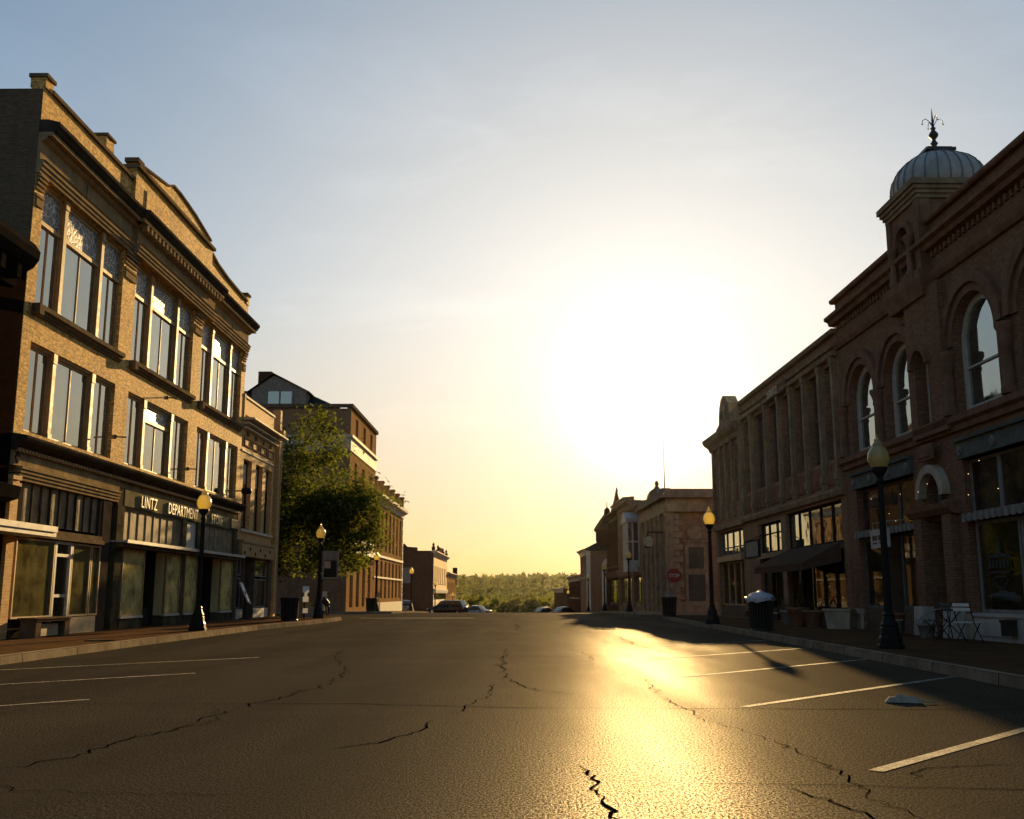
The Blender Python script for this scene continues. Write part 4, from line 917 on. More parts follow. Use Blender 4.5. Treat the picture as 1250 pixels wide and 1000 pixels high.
    for s in (29.9, 28.9): w = MB(); w.lathe([(.0, -.02), (.05, -.01), (.045, .02)], (X(s), .5, 2.93), 10); w.build('soffit_lamp', 'bulb', R)
    w = MB(); w.box(X(28.75), X(28.5), .95, 1.0, 1.72, 1.8); w.build('lit_red_sign', 'redlamp', R)
    w = MB(); w.lathe([(.0, -.05), (.05, 0), (0, .05)], (X(23.3), 1.2, 1.05), 8); w.cut(); w.lathe([(.0, -.05), (.04, 0), (0, .05)], (X(23.15), 1.0, 1.2), 8); w.build('table_lamp', 'bulb', R)
romanesque()

def long_block():
    R = right('pilastered_block', 47.0, 'long two storey brown brick block with thin pale pilasters and a stepped coping')
    X = lambda s: 47.0-s; W = 13.58
    shell(R, W, 24, .15, 10.0, 'brown', zroof=9.3)
    ps = [47.0-.25, 44.95, 42.5, 40.45, 38.75, 37.05, 35.2, 33.75]
    bays = [(X(ps[i])+.14, X(ps[i+1])-.14) for i in range(7)]
    holes = [(a+.1, b-.1, 5.75, 9.0) for a, b in bays]+[(X(44.6), X(41.0), .16, 4.2), (X(40.4), X(33.9), .16, 4.35)]
    m = MB(); wall(m, 0, W, .15, 9.95, holes, depth=.4); m.build('wall', 'brown', R)
    for a, b in bays: sash(R, a+.1, b-.1, 5.75, 9.0, .2, 'trim_brown', 'glass', .09, (7.4,), ((a+b)/2,))
    m = MB()
    for s in ps: m.cut(); m.box(X(s)-.11, X(s)+.11, -.16, .02, 4.75, 9.15); m.box(X(s)-.15, X(s)+.15, -.2, .02, 5.0, 5.25); m.box(X(s)-.14, X(s)+.14, -.19, .02, 8.95, 9.15)
    m.build('pilaster', 'stone_dim', R)
    m = MB(); m.profile_x(0, W, [(.02, 9.15), (-.2, 9.17), (-.24, 9.3), (.02, 9.34)]); m.profile_x(0, W, [(.02, 9.5), (-.1, 9.52), (-.14, 9.62), (.02, 9.66)]); m.profile_x(0, W, [(.42, 9.95), (-.14, 9.95), (-.18, 10.02), (-.18, 10.1), (.42, 10.13)])
    m.profile_x(0, W, [(.02, 4.45), (-.14, 4.47), (-.2, 4.62), (-.2, 4.72), (.02, 4.76)]); m.build('cornice', 'stone_dim', R)
    m = MB()
    for a, b in bays: m.cut(); m.box(a+.08, b-.08, -.05, .02, 4.9, 5.6)
    m.build('spandrel_panel', 'redstone', R)
    pl = bx('name_plate', 'trim_brown', R, X(41.6), X(38.9), -.22, -.16, 9.12, 9.52); lettering('name_letters', 'LERITZ', .42, .02, 1.15, 'letters', pl, (X(41.45), -.25, 9.18))
    # two shopfronts
    for a, b, n in ((X(44.6), X(41.0), 3), (X(40.4), X(33.9), 5)):
        zt = 4.18 if n == 3 else 4.33; st = (b-a)/n
        for i in range(n): sash(R, a+st*i, a+st*(i+1), 2.95, zt, .12, 'frame_dark', 'glass', .07, (3.75,) if n == 3 else (), name='transom_window')
        bx('transom_beam', 'frame_tan' if n == 3 else 'trim_brown', R, a, b, -.1, .3, 2.72, 2.94)
        for i in range(n): sash(R, a+st*i+.03, a+st*(i+1)-.03, .18 if i == 1 else .7, 2.7, .3 if i == 1 else .14, 'frame_dark', 'shop_glass2', .08, name='shop_door' if i == 1 else 'shop_window')
        bx('bulkhead', 'trim_brown', R, a, a+st, .1, .3, .15, .68); bx('bulkhead', 'trim_brown', R, a+2*st, b, .1, .3, .15, .68)
        m = MB(); room(m, a, b, .42, 5, .16, 2.9); m.build('shop_interior', 'shop_dark', R)
    m = MB(); m.box(0.05, .5, -.08, .02, .15, .7); m.cut(); m.box(X(41.0)+.02, X(40.4)-.02, -.06, .02, .15, 4.3); m.build('pier_base', 'stone_dim', R)
    # canvas awning over the nearer shop
    a, b = X(40.2), X(33.95); m = MB(); f = [(-.08, 2.92), (-.6, 2.66), (-1.15, 2.38), (-1.4, 2.24), (-1.4, 2.0)]
    vs = [(x, y, z) for x in (a, b) for y, z in f]; k = len(f); m.add(vs, [(i, k+i, k+i+1, i+1) for i in range(k-1)])
    m.add([(a, y, z) for y, z in f]+[(a, -.08, 2.3)], [tuple(range(k+1))]); m.add([(b, y, z) for y, z in f]+[(b, -.08, 2.3)], [tuple(range(k+1))[::-1]]); m.build('awning', 'awning', R)
    m = MB(); m.box(X(36.2), X(35.5), .75, .8, 1.4, 2.4); m.build('window_poster', 'display', R)
    w = MB()
    for s, z in ((38.3, 1.5), (38.5, 1.9), (37.6, 1.3), (35.6, 1.6), (35.8, 2.1), (36.9, 1.1)): w.lathe([(.0, -.012), (.014, 0), (0, .012)], (X(s), .9, z), 8); w.cut()
    w.build('shop_lights', 'bulb', R)
    # hanging projecting sign over the far shop
    S = empty('framed_shop_sign', R.matrix_basis @ __import__('mathutils').Vector((X(42.9), -.75, 2.62)), R.rotation_euler[2], 'dark framed shop sign hung in front of the transom of the long brick block', 'sign')
    bx('board', 'frame_grey', S, -1.05, 1.05, -.03, .03, 0, .62); m = MB()
    for x0, x1, z0, z1 in ((-1.1, 1.1, -.06, 0), (-1.1, 1.1, .62, .68), (-1.1, -1.05, 0, .62), (1.05, 1.1, 0, .62)): m.box(x0, x1, -.05, .05, z0, z1)
    for x in (-.9, .9): m.tube([(x, 0, .68), (x, .65, .95)], .018, 6)
    m.build('frame', 'frame_dark', S)
long_block()

def gabled_block():
    R = right('gabled_corner_block', 53.2, 'corner block with a round topped stone crest above four slim windows')
    X = lambda s: 53.2-s; W = 6.2
    shell(R, W, 24, .15, 9.4, 'brown', zroof=9.0)
    xs = even(W, 4, .75, .5)
    m = MB(); wall(m, 0, W, .15, 9.4, [(a, b, 5.6, 8.3) for a, b in xs]+[(.5, W-.5, .16, 4.3)], depth=.4); m.build('wall', 'brown', R)
    for a, b in xs: sash(R, a, b, 5.6, 8.3, .2, 'frame_grey', 'glass', .07, (6.9,))
    m = MB()
    for x in [.25]+[(xs[i][1]+xs[i+1][0])/2 for i in range(3)]+[W-.25]: m.cut(); m.box(x-.12, x+.12, -.14, .02, 4.9, 8.6)
    m.build('pilaster', 'stone_dim', R)
    m = MB(); m.profile_x(-.35, W, [(.1, 8.55), (-.12, 8.58), (-.2, 8.8), (-.42, 8.95), (-.5, 9.1), (-.5, 9.22), (.1, 9.3)]); m.box(-.35, .1, -.3, 3, 8.9, 9.2); m.cut(); m.profile_x(0, W, [(.02, 4.4), (-.14, 4.42), (-.2, 4.62), (.02, 4.7)]); m.build('cornice', 'stone_dim', R)
    m = MB(); cx = 3.3; P = [(cx-1.9, 9.3), (cx-1.75, 9.55), (cx-1.1, 9.7), (cx-1.05, 10.1), (cx-.85, 10.55), (cx-.5, 10.9), (cx, 11.0), (cx+.45, 10.9), (cx+.8, 10.6), (cx+1.1, 10.45), (cx+1.1, 10.05), (cx+1.3, 9.85), (cx+2.2, 9.95), (W, 10.1), (W, 9.3)]
    m.prism_y(P, -.15, .4); ring(m, cx, 9.9, .35, .55, -.22, -.1, 10); m.build('crest', 'stone_dim', R)
    st = (W-1)/4
    for i in range(4): sash(R, .5+st*i, .5+st*(i+1), 3.1, 4.28, .14, 'frame_grey', 'glass', .07, (3.5,), name='transom_window')
    bx('transom_beam', 'frame_tan', R, .5, W-.5, -.12, .3, 2.82, 3.08)
    for i in range(4): sash(R, .5+st*i+.02, .5+st*(i+1)-.02, .7, 2.8, .16, 'frame_tan', 'shop_glass2', .07, name='shop_window')
    bx('bulkhead', 'trim_brown', R, .5, W-.5, .12, .35, .15, .68); m = MB(); room(m, .5, W-.5, .45, 4, .16, 2.9); m.build('shop_interior', 'shop_dark', R)
    T = empty('striped_spiral_display', R.matrix_basis @ __import__('mathutils').Vector((X(47.9), .95, .1)), R.rotation_euler[2], 'spiral stack of white and dark stripes shown in the shop window', 'display')
    m = MB()
    for i in range(7): r = .48-.055*i; m.lathe([(r*.8, .55+.24*i), (r, .6+.24*i), (r*.75, .68+.24*i)], (0, 0, 0), 16)
    m.build('white_tier', 'white', T); m = MB(); m.lathe([(.3, .02), (.36, .5), (.08, .6), (.06, 2.3)], (0, 0, 0), 12); m.build('core', 'iron_green', T)
gabled_block()

def bank():
    R = right('stone_corner_bank', 79.0, 'low brown brick corner bank with deep pale stone frieze and quoins', zb=-.15)
    X = lambda s: 79.0-s; W, D = 11.7, 18; H = 8.1
    shell(R, W-.3, D, -3, 6.6, 'brown', zroof=7.4)
    xs = even(W, 5, 1.0, .8)
    m = MB(); wall(m, 0, W, -3, 6.6, [(a, b, .8, 5.6, True) for a, b in xs], depth=.3); m.build('wall', 'stone_dim', R)
    for a, b in xs: sash(R, a, b, .8, 5.6, .2, 'frame_dark', 'glass', .08, (2.9,), arch=True)
    m = MB()
    for x in [.35]+[(xs[i][1]+xs[i+1][0])/2 for i in range(4)]+[W-.35]: m.cut(); m.box(x-.28, x+.28, -.22, .02, -.5, 6.3); m.box(x-.34, x+.34, -.28, .02, 6.3, 6.6)
    m.build('pilaster', 'stone_dim', R)
    m = MB(); e = .25; m.box(-e, W+e, -e, D, 6.6, 7.5); m.box(-e-.35, W+e+.35, -e-.35, D, 7.5, 7.68); m.box(-e-.1, W+e+.1, -e-.1, D, 7.68, 8.1); m.build('frieze', 'stone_dim', R)
    m = MB(); z = -.3; k = 0
    while z < 6.4: l = .55 if k % 2 else .32; m.box(W-.298, W+.03, .298, .3+l, z, z+.36); z += .4; k += 1
    m.build('quoins', 'stone_dim', R)
    m = MB(); m.box(W-.298, W+.05, .3, D, -1, .75); m.build('stone_base', 'stone_dim', R)
    # side window facing the cross street
    m = MB(); x = W-.3; m.box(x, x+.12, 1.0, 2.5, .6, 4.6); m.box(x, x+.2, .9, 2.6, 4.6, 4.74); f = m.build('side_window', 'stone_dim', R)
    m = MB(); m.quad((x+.125, 1.25, 2.9), (x+.125, 2.25, 2.9), (x+.125, 2.25, 4.3), (x+.125, 1.25, 4.3)); m.quad((x+.125, 1.2, .8), (x+.125, 2.3, .8), (x+.125, 2.3, 2.5), (x+.125, 1.2, 2.5)); m.build('pane', 'glass', f)
    m = MB(); c = []
    for k in range(20): a = 2*pi*k/20; c.append((1.7+.5*cos(a), 5.25+.5*sin(a)))
    m.add([(x+.08, y, z) for y, z in c]+[(x, y, z) for y, z in c], [tuple(range(20))]+[(i, (i+1) % 20, 20+(i+1) % 20, 20+i) for i in range(20)]); m.build('round_medallion', 'stone_dim', R)
    P = MB(); P.tube([(7.0, .55, 7.2), (7.0, .55, 12.6)], [.05, .022], 8); P.lathe([(.0, 12.58), (.07, 12.64), (0, 12.7)], (7.0, .55, 0), 8); P.build('flagpole', 'frame_grey', R)
    m = MB(); m.prism_y([(2.4, 8.1), (7.6, 8.1), (7.2, 8.5), (6.4, 8.7), (4.2, 8.7), (3.0, 8.5)], -.1, .4); m.build('roof_crest', 'stone_dim', R); m = MB(); m.lathe([(.16, 8.68), (.2, 8.8), (.1, 8.9), (.17, 9.02), (.12, 9.2), (.02, 9.3)], (6.0, .15, 0), 10); m.build('crest_finial', 'stone_dim', R)
    m = MB(); c = [(W-2.4+.42*cos(2*pi*k/20), 4.75+.42*sin(2*pi*k/20)) for k in range(20)]; m.prism_y(c[::-1], -1.25, -.95); m.tube([(W-2.4, 0, 5.4), (W-2.4, -1.1, 5.4), (W-2.4, -1.1, 5.15)], .04); ck = m.build('street_clock', 'trim_dark', R)
    m = MB(); c = [(W-1.98, -1.1+.36*cos(2*pi*k/20), 4.75+.36*sin(2*pi*k/20)) for k in range(20)]; m.add(c, [tuple(range(20))]); m.build('clock_face', 'stone', ck)
bank()
# the row beyond the bank
R = right('oriel_shop', 85.8, 'narrow shop with a white painted bay window over the pavement', zb=zr(82))
facade(R, 6.7, 8.3, [(4.3, 6.9, [(.6, 1.6), (5.0, 6.1)], False, (5.6,))], ('brown', 'brown', 'stone_dim', 'trim_brown', 'glass'))
m = MB(); m.box(2.0, 4.6, -1.0, 0, 3.0, 3.9); m.box(1.9, 4.7, -1.1, 0, 6.9, 7.2); m.prism_y([(1.9, 7.2), (4.7, 7.2), (3.3, 7.75)], -1.1, 0)
for x in (2.0, 2.8, 3.7, 4.48): m.box(x, x+.12, -1.0, -.88, 3.9, 6.9)
for y in (-.12, -.6): m.box(4.48, 4.6, y, y+.12, 3.9, 6.9); m.box(2.0, 2.12, y, y+.12, 3.9, 6.9)
m.box(2.0, 4.6, -1.0, -.9, 5.3, 5.42); m.box(4.5, 4.6, -1, 0, 5.3, 5.42); b = m.build('bay_window', 'bulk_white', R)
m = MB(); m.box(2.05, 4.55, -.95, 0, 3.9, 6.9); m.build('pane', 'glass', b)
R = right('corniced_shop', 95.2, 'two storey shop with deep layered cornice behind the white bay window', zb=zr(90))
facade(R, 9.3, 9.4, [(4.2, 7.4, even(9.3, 4, 1.2), False, (5.8,))], ('brown', 'brown', 'stone_dim', 'trim_brown', 'glass'), cornice=.7)
bx('chimney', 'brown', R, 6.9, 7.5, 3, 3.7, 8.8, 10.3)
R = right('spired_shop', 105.0, 'dark brick shop with pointed gable, obelisk finial and small spired turret', zb=zr(100))
facade(R, 9.7, 9.0, [(3.9, 7.2, even(9.7, 5, 1.0), True, (5.4,))], ('darkred', 'darkred', 'redstone', 'frame_dark', 'glass'))
m = MB(); m.prism_y([(4.2, 8.6), (9.6, 8.6), (9.2, 9.3), (7.2, 9.9), (5.2, 9.3)], -.1, .4); m.build('gable', 'darkred', R)
m = MB(); m.taper(7.3, 8.5, -.3, .6, 8.9, 10.9, .38); m.taper(7.72, 8.1, .08, .3, 10.9, 11.3, .08); m.build('obelisk', 'redstone', R)
m = MB(); m.lathe([(1.0, 6.0), (1.2, 6.6), (1.2, 7.4), (1.42, 7.6), (1.3, 7.9), (.8, 8.6), (.34, 9.2), (.28, 9.7), (.06, 9.9), (.03, 10.5)], (1.9, -.1, 0), 10, False); m.build('spired_turret', 'darkred', R)
for nm, s1, w, h, lab, wm in (('gable_roofed_shop', 137, 9.0, 6.9, 'brick corner shop with a pitched roof and arched red gable window', 'brown'),):
    R = right(nm, s1, lab, zb=zr(131)); zb_ = zr(131)
    facade(R, w, h, [(3.4, 5.6, even(w, 3, 1.1), False, (4.5,))], (wm, 'red', 'paleston', 'frame_pale', 'glass'), zg=2.9, shop=False, D=16)
    m = MB(); m.add([(-.4, -.5, h-.2), (w+.4, -.5, h-.2), (w+.4, 5, h+2.6), (-.4, 5, h+2.6), (w+.4, 12, h+2.6), (-.4, 12, h+2.6), (w+.4, 16.5, h-.2), (-.4, 16.5, h-.2)], [(0, 1, 2, 3), (3, 2, 4, 5), (5, 4, 6, 7), (1, 6, 4, 2), (0, 3, 5, 7)]); m.build('pitched_roof', 'roof_slate', R)
    m = MB(); ring(m, 0, 0, .8, 1.3, 0, .1, 14); g = MB(); g.v = [(w+.13-y, 3.2+x, 4.6+z) for x, y, z in m.v]; g.f = m.f; g.sm = m.sm; g.box(w, w+.12, 1.9, 2.4, -.5, 4.6); g.box(w, w+.12, 4.0, 4.5, -.5, 4.6); g.box(w, w+.1, -.02, .5, -2, h-.3); gw = g.build('arched_surround', 'paleston', R)
    m = MB(); m.box(w, w+.06, 2.5, 3.9, 3.5, 5.2); m.build('red_arched_window', 'redsign', R); m = MB(); m.box(w, w+.06, 2.5, 3.9, -.3, 2.9); m.build('side_window', 'glass', R)
R = right('low_brick_shop', 158.0, 'low dark brick shop beyond the pitched roof shop on the far right', zb=zr(150))
facade(R, 20, 3.9, [(.8, 2.4, even(20, 6, 1.4), False, ())], ('darkred', 'darkred', 'stone', 'frame_grey', 'glass'), shop=False)
bx('chimney', 'darkred', R, 15.6, 16.4, .6, 1.4, 3.0, 7.0)
R = right('far_dark_shop', 196.0, 'small dark shop farthest down the right side of the street', zb=zr(180))
facade(R, 24, 2.4, [(-1.6, .6, even(24, 7, 1.6), False, ())], ('darkred', 'darkred', 'stone', 'frame_grey', 'glass'), shop=False)

# ------------------------------------------------------------------ left side beyond the cross street
def corner_hotel():
    R = left('tall_corner_block', 73.0, 'tall four storey brown brick corner block with a dormered roof behind the tree', zb=zr(78)-.2)
    W, D = 12.8, 26; H = 14.9
    shell(R, W, D, -3, H-.3, 'brown', zroof=H-1)
    xs = even(W, 3, 1.15, .9); xs5 = even(W, 4, 1.4, .7)
    m = MB(); wall(m, 0, W, -3, H, [(a, b, 12.9, 14.2) for a, b in xs]+[(a, b, 8.4, 10.9) for a, b in xs]+[(a, b, 4.6, 7.6) for a, b in xs]+[(a, b, .3, 3.4) for a, b in xs5], depth=.3); m.build('wall', 'orange', R)
    for a, b in xs:
        sash(R, a, b, 12.9, 14.2, .18, 'frame_grey', 'glass', .07, (13.5,)); sash(R, a, b, 8.4, 10.9, .18, 'frame_dark', 'glass', .07, (9.7,)); sash(R, a, b, 4.6, 7.6, .18, 'frame_dark', 'glass', .07, (6.2,))
    for a, b in xs5: sash(R, a, b, .3, 3.4, .18, 'frame_dark', 'glass', .09, (2.5,), name='shop_window')
    m = MB(); m.box(-.06, W+.06, -.06, D, 11.5, 12.45); m.box(-.2, W+.2, -.2, D, 12.45, 12.65); m.build('stone_band', 'paleston', R)
    m = MB(); m.box(-.15, W+.15, -.15, .3, H-.25, H+.02); m.box(-.15, .0, .3, D, H-.25, H+.02); m.box(-.05, W+.05, -.08, .05, 3.7, 3.95); m.build('cornice', 'trim_brown', R)
    # dormered roof behind the parapet
    m = MB(); y0, y1 = 1.2, 13; m.prism_y([(.2, 14.7), (8, 14.7), (4, 15.9)], 3.2, 12) if False else None
    m.add([(.3, .9, 14.7), (.3, 13.5, 14.7), (8, .9, 14.7), (8, 13.5, 14.7), (2.4, 4.2, 16.4), (2.4, 13.5, 16.4), (8, 4.2, 16.4), (8, 13.5, 16.4)], [(0, 4, 5, 1), (0, 2, 6, 4), (4, 6, 7, 5), (1, 5, 7, 3), (2, 3, 7, 6)]); m.build('hipped_roof', 'roof_slate', R)
    m = MB(); d0, d1 = 3.4, 7.4; m.add([(.15, d0, 14.6), (.15, d1, 14.6), (.15, d1, 16.0), (.15, (d0+d1)/2+.4, 17.1), (.15, d0, 16.0), (3, d0, 14.6), (3, d1, 14.6), (3, d1, 16.0), (3, (d0+d1)/2+.4, 17.1), (3, d0, 16.0)], [(0, 1, 2, 3, 4), (0, 4, 9, 5), (1, 6, 7, 2)])
    dm = m.build('dormer', 'frame_grey', R); m = MB(); m.add([(-.1, d0-.3, 15.85), (-.1, 5.8, 17.25), (-.1, d1+.3, 15.85), (3.1, d0-.3, 15.85), (3.1, 5.8, 17.25), (3.1, d1+.3, 15.85)], [(0, 1, 4, 3), (1, 2, 5, 4)]); m.build('dormer_roof', 'roof_slate', dm)
    m = MB(); m.box(.08, .14, 4.3, 6.3, 14.9, 15.95); f = m.build('dormer_window', 'frame_grey', dm)
    m = MB(); [(m.cut(), m.box(.05, .1, a, a+.8, 14.97, 15.88)) for a in (4.42, 5.35)]; m.build('dormer_pane', 'glass', dm)
    bx('chimney', 'darkred', R, 1.0, 1.8, 6.2, 7.2, 16.2, 17.6)
    m = MB(); m.box(1.0, W-1.2, -.45, -.0, 4.0, 4.12); S = None; m.build('sign_bracket', 'trim_dark', R)
    m = MB()
    for k in range(7): m.box(1.0+k*1.35, 1.0+k*1.35+.85, -.42, -.34, 4.7, 5.25)
    for k in range(8): m.box(1.2+k*1.25, 1.2+k*1.25+.95, -.42, -.34, 4.16, 4.58)
    m.build('faded_sign_letters', 'white', R)
    m = MB()
    for y in (3, 6.5, 10, 13.5): 
        for z0, z1 in ((.5, 3.0), (4.6, 7.2), (8.4, 10.8)): m.cut(); m.box(-.02, .02, y, y+1.1, z0, z1)
    m.build('side_window', 'glass', R)
corner_hotel()
def arcade_block():
    R = left('arcaded_block', 86.0, 'two storey orange brick block with pale cornice and rows of tall narrow windows', zb=zr(95)-.2)
    W, D = 20, 22; H = 10.6
    shell(R, W, D, -3, 9.7, 'brown', zroof=9.2)
    xs = even(W, 7, 1.25, .8)
    m = MB(); wall(m, 0, W, -3, 9.6, [(a, b, 5.0, 8.6) for a, b in xs]+[(a, b, .9, 4.1) for a, b in xs], depth=.35); m.build('wall', 'orange', R)
    for a, b in xs: sash(R, a, b, 5.0, 8.6, .22, 'frame_dark', 'glass', .08, (7.6,)); sash(R, a, b, .9, 4.1, .22, 'frame_dark', 'glass', .08, (2.7,))
    m = MB(); m.profile_x(-.3, W+.3, [(.1, 8.9), (-.1, 8.95), (-.15, 9.3), (-.5, 9.5), (-.55, 9.75), (.1, 9.8)]); m.box(-.05, W+.05, -.1, .05, 4.4, 4.6); m.box(-.05, W+.05, -.08, .05, 2.6, 2.75); m.build('cornice', 'paleston', R)
    m = MB(); m.box(0, W, .0, .35, 9.8, 10.4)
    for i in range(6): x = .1+i*(W-.9)/5; m.box(x, x+.7, -.08, .4, 9.8, 11.0); m.box(x-.1, x+.8, -.15, .45, 11.0, 11.15)
    m.build('balustrade', 'brown', R)
    m = MB(); m.box(-.04, W+.04, -.08, .05, -3, .55); m.build('stone_base', 'stone', R)
    m = MB(); z = .6; k = 0
    while z < 9: l = .5 if k % 2 else .3; m.box(W-l, W+.06, -.06, .3, z, z+.36); z += .42; k += 1
    m.build('quoins', 'paleston', R)
arcade_block()
R = left('crested_brick_shop', 143.0, 'dark brick shop with pale sunlit front and crested parapet beyond the arcade', zb=zr(150))
facade(R, 25, 7.3, [(2.9, 5.2, even(25, 7, 1.4), False, (4.1,))], ('tan', 'darkred', 'paleston', 'frame_dark', 'glass'), zg=2.0)  # tan front, dark red sides: sun and shade put into the brick colour
m = MB(); m.box(-.02, .28, .35, 18, 7.0, 7.25); m.prism_y([(0, 7), (25, 7), (25, 7.3), (16, 7.4), (14, 8.2), (11, 8.2), (9, 7.4), (0, 7.5)], .02, .3); m.build('parapet', 'darkred', R)
m = MB(); m.add([(-.03, 2.5+a, 7.2+b) for a, b in ((-.2, 0), (4.4, 0), (4.4, .5), (3.2, .6), (2.9, 1.0), (1.6, 1.0), (1.2, .6), (-.2, .5))]+[(.25, 2.5+a, 7.2+b) for a, b in ((-.2, 0), (4.4, 0), (4.4, .5), (3.2, .6), (2.9, 1.0), (1.6, 1.0), (1.2, .6), (-.2, .5))], [tuple(range(8)), tuple(range(8, 16))[::-1]]+[(i, (i+1) % 8, 8+(i+1) % 8, 8+i) for i in range(8)]); m.build('gable_crest', 'darkred', R)
m = MB(); [(m.cut(), m.box(-.05, .0, y, y+1.2, 2.8, 4.9)) for y in (3.2, 6.8, 10.5)]; m.build('side_window', 'frame_grey', R)
m = MB(); [m.lathe([(.2, 7.4), (.3, 7.7), (.1, 7.9), (.2, 8.1), (.02, 8.4)], (x, .1, 0), 8) or m.cut() for x in (.4, 8, 17, 24)]; m.build('parapet_urn', 'darkred', R)
R = left('small_far_shop', 169.0, 'small brick shop farthest down the left side with a narrow end pier', zb=zr(175))
facade(R, 22, 4.9, [(1.2, 3.2, even(22, 6, 1.3), False, ())], ('orange', 'darkred', 'stone', 'frame_dark', 'glass'), shop=False)
bx('end_pier', 'darkred', R, 20.6, 22, -.2, .6, 3, 6.1)
# ------------------------------------------------------------------ street lamps
def make_lamp(loc, label):
    L_ = empty('street_lamp', loc, 0, label, 'street lamp', 'acorn globe street lamps along both pavements')
    m = MB(); m.lathe([(.27, 0), (.27, .07), (.24, .09), (.235, .20), (.20, .26), (.185, .40), (.165, .43), (.175, .47), (.13, .55), (.105, .64), (.12, .67), (.085, .72)], n=8, smooth=False, a0=pi/8); m.build('base', 'black', L_)
    m = MB(); n = 24; prof = [(.078, .70), (.062, 2.9), (.058, 3.32)]; vs = []
    for r, z in prof:
        for k in range(n): a = 2*pi*k/n; q = r*(1 if k % 2 else .86); vs.append((q*cos(a), q*sin(a), z))
    m.add(vs, [(i*n+k, i*n+(k+1) % n, (i+1)*n+(k+1) % n, (i+1)*n+k) for i in range(2) for k in range(n)])
    m.lathe([(.058, 3.30), (.085, 3.33), (.085, 3.37), (.06, 3.40), (.07, 3.46), (.12, 3.52), (.155, 3.58), (.165, 3.62), (.15, 3.64)], n=16); m.build('pole', 'black', L_)
    m = MB(); m.lathe([(.13, 3.62), (.185, 3.69), (.215, 3.78), (.22, 3.86), (.20, 3.95), (.16, 4.02), (.115, 4.07), (.10, 4.09), (.105, 4.11), (.085, 4.15), (.05, 4.19)], n=20); m.build('globe', 'globe', L_)
    m = MB(); m.lathe([(.108, 4.085), (.112, 4.10), (.108, 4.115)], n=16); m.lathe([(.055, 4.18), (.03, 4.21), (.035, 4.24), (.012, 4.28), (.004, 4.33)], n=10); m.build('finial', 'globe', L_)
    return L_
LAMPS = [(-9.45, 31.2, 'street lamp standing in front of the department store sign'), (-8.85, 47.3, 'street lamp with a hanging picture banner in front of the tree'),
 (-9.75, 74, 'street lamp at the foot of the tall corner block past the tree'), (-9.85, 101, 'street lamp before the dark side wall of the crested shop'), (-9.75, 131, 'street lamp just left of the black suv'),
 (-9.6, 167, 'small far lamp in front of the narrow end pier'), (-9.5, 195, 'tiny far lamp behind the roof of the black suv'), (-9.4, 222, 'tiny farthest lamp between the suv and the silver car'),
 (7.56, 20.8, 'nearest and tallest looking street lamp, on the right by the red brick shopfront'), (7.35, 38, 'street lamp glowing in the sun with its long shadow on the road'),
 (8.05, 71, 'street lamp in front of the white bay window'), (8.25, 92, 'street lamp in front of the spired shop'), (8.5, 115, 'street lamp in front of the pitched roof shop'),
 (8.6, 158, 'small far lamp beside the low brick shop'), (8.6, 184, 'tiny far lamp lowest on the right side of the street')]
lamp0 = None
for x, y, lab in LAMPS:
    z = zr(y)+.15
    if lamp0 is None: lamp0 = make_lamp((x, y, z), lab)
    else: dup(lamp0, (x, y, z), random.uniform(0, 6), lab)
B = empty('lamp_banner', (-8.85, 47.3, 1.9), 0, 'grey picture banner hung on the lamp in front of the tree', 'banner')
bx('cloth', 'frame_grey', B, .12, .86, -.012, .012, 0, 1.3); bx('printed_picture', 'frame_dark', B, .2, .78, -.02, -.014, .1, .86); bx('picture_sky', 'stone', B, .22, .5, -.024, -.021, .5, .82)
m = MB(); m.tube([(.0, 0, 1.31), (.92, 0, 1.31)], .018, 6); m.tube([(.0, 0, -.02), (.92, 0, -.02)], .018, 6); m.build('banner_arm', 'black', B)
# ------------------------------------------------------------------ litter bins
def make_bin(loc, label):
    b = empty('litter_bin', loc, 0, label, 'litter bin', 'round slatted litter bins on the pavement')
    m = MB(); m.lathe([(.27, .04), (.31, .86), (.30, .88), (.26, .2), (0, .19)], n=20); m.build('liner', 'black', b)
    m = MB()
    for k in range(24):
        a = 2*pi*k/24; P = [(r*cos(a), r*sin(a), z) for r, z in ((.31, .03), (.325, .2), (.345, .7), (.365, .86), (.40, .93))]; m.tube(P, [.024]*5, 4)
    m.build('slats', 'iron_green', b)
    m = MB(); m.lathe([(.31, .0), (.34, .0), (.34, .06), (.31, .06)], n=20); m.lathe([(.36, .90), (.42, .91), (.42, .95), (.36, .95)], n=20); m.build('hoop', 'iron_green', b)
    return b
def bag(parent_loc, label, mat='bag'):
    m = MB(); n = 18; vs = []; random.seed(3)
    for i, (r, z) in enumerate(((.43, -.10), (.45, .0), (.40, .05), (.33, .10), (.2, .17), (.08, .2), (.01, .21))):
        for k in range(n): a = 2*pi*k/n; q = r*random.uniform(.85, 1.12); vs.append((q*cos(a), q*sin(a), z+random.uniform(-.04, .05)))
    m.add(vs, [(i*n+k, i*n+(k+1) % n, (i+1)*n+(k+1) % n, (i+1)*n+k) for i in range(6) for k in range(n)], True)
    o = m.build('rubbish_bag', mat); o.location = parent_loc; return tag(o, label, 'bag')
bin0 = make_bin((7.5, 31.2, .15), 'dark slatted litter bin with a pale bag bulging over its rim'); bag((7.5, 31.2, 1.10), 'pale crumpled bag bulging from the litter bin on the right')
dup(bin0, (7.75, 51.0, .15), 1, 'dark slatted litter bin at the right corner below the stop sign'); bag((7.75, 51, 1.03), 'small pale bag end sticking out of the bin by the stop sign', 'pot_grey').scale = (.5, .5, 1.3)
dup(bin0, (-9.15, 42.6, .15), 2, 'dark slatted litter bin on the left pavement near the white stacked sign post')
dup(bin0, (-10.0, 73.4, zr(73.4)+.15), 2, 'dark slatted litter bin at the foot of the lamp by the corner block')
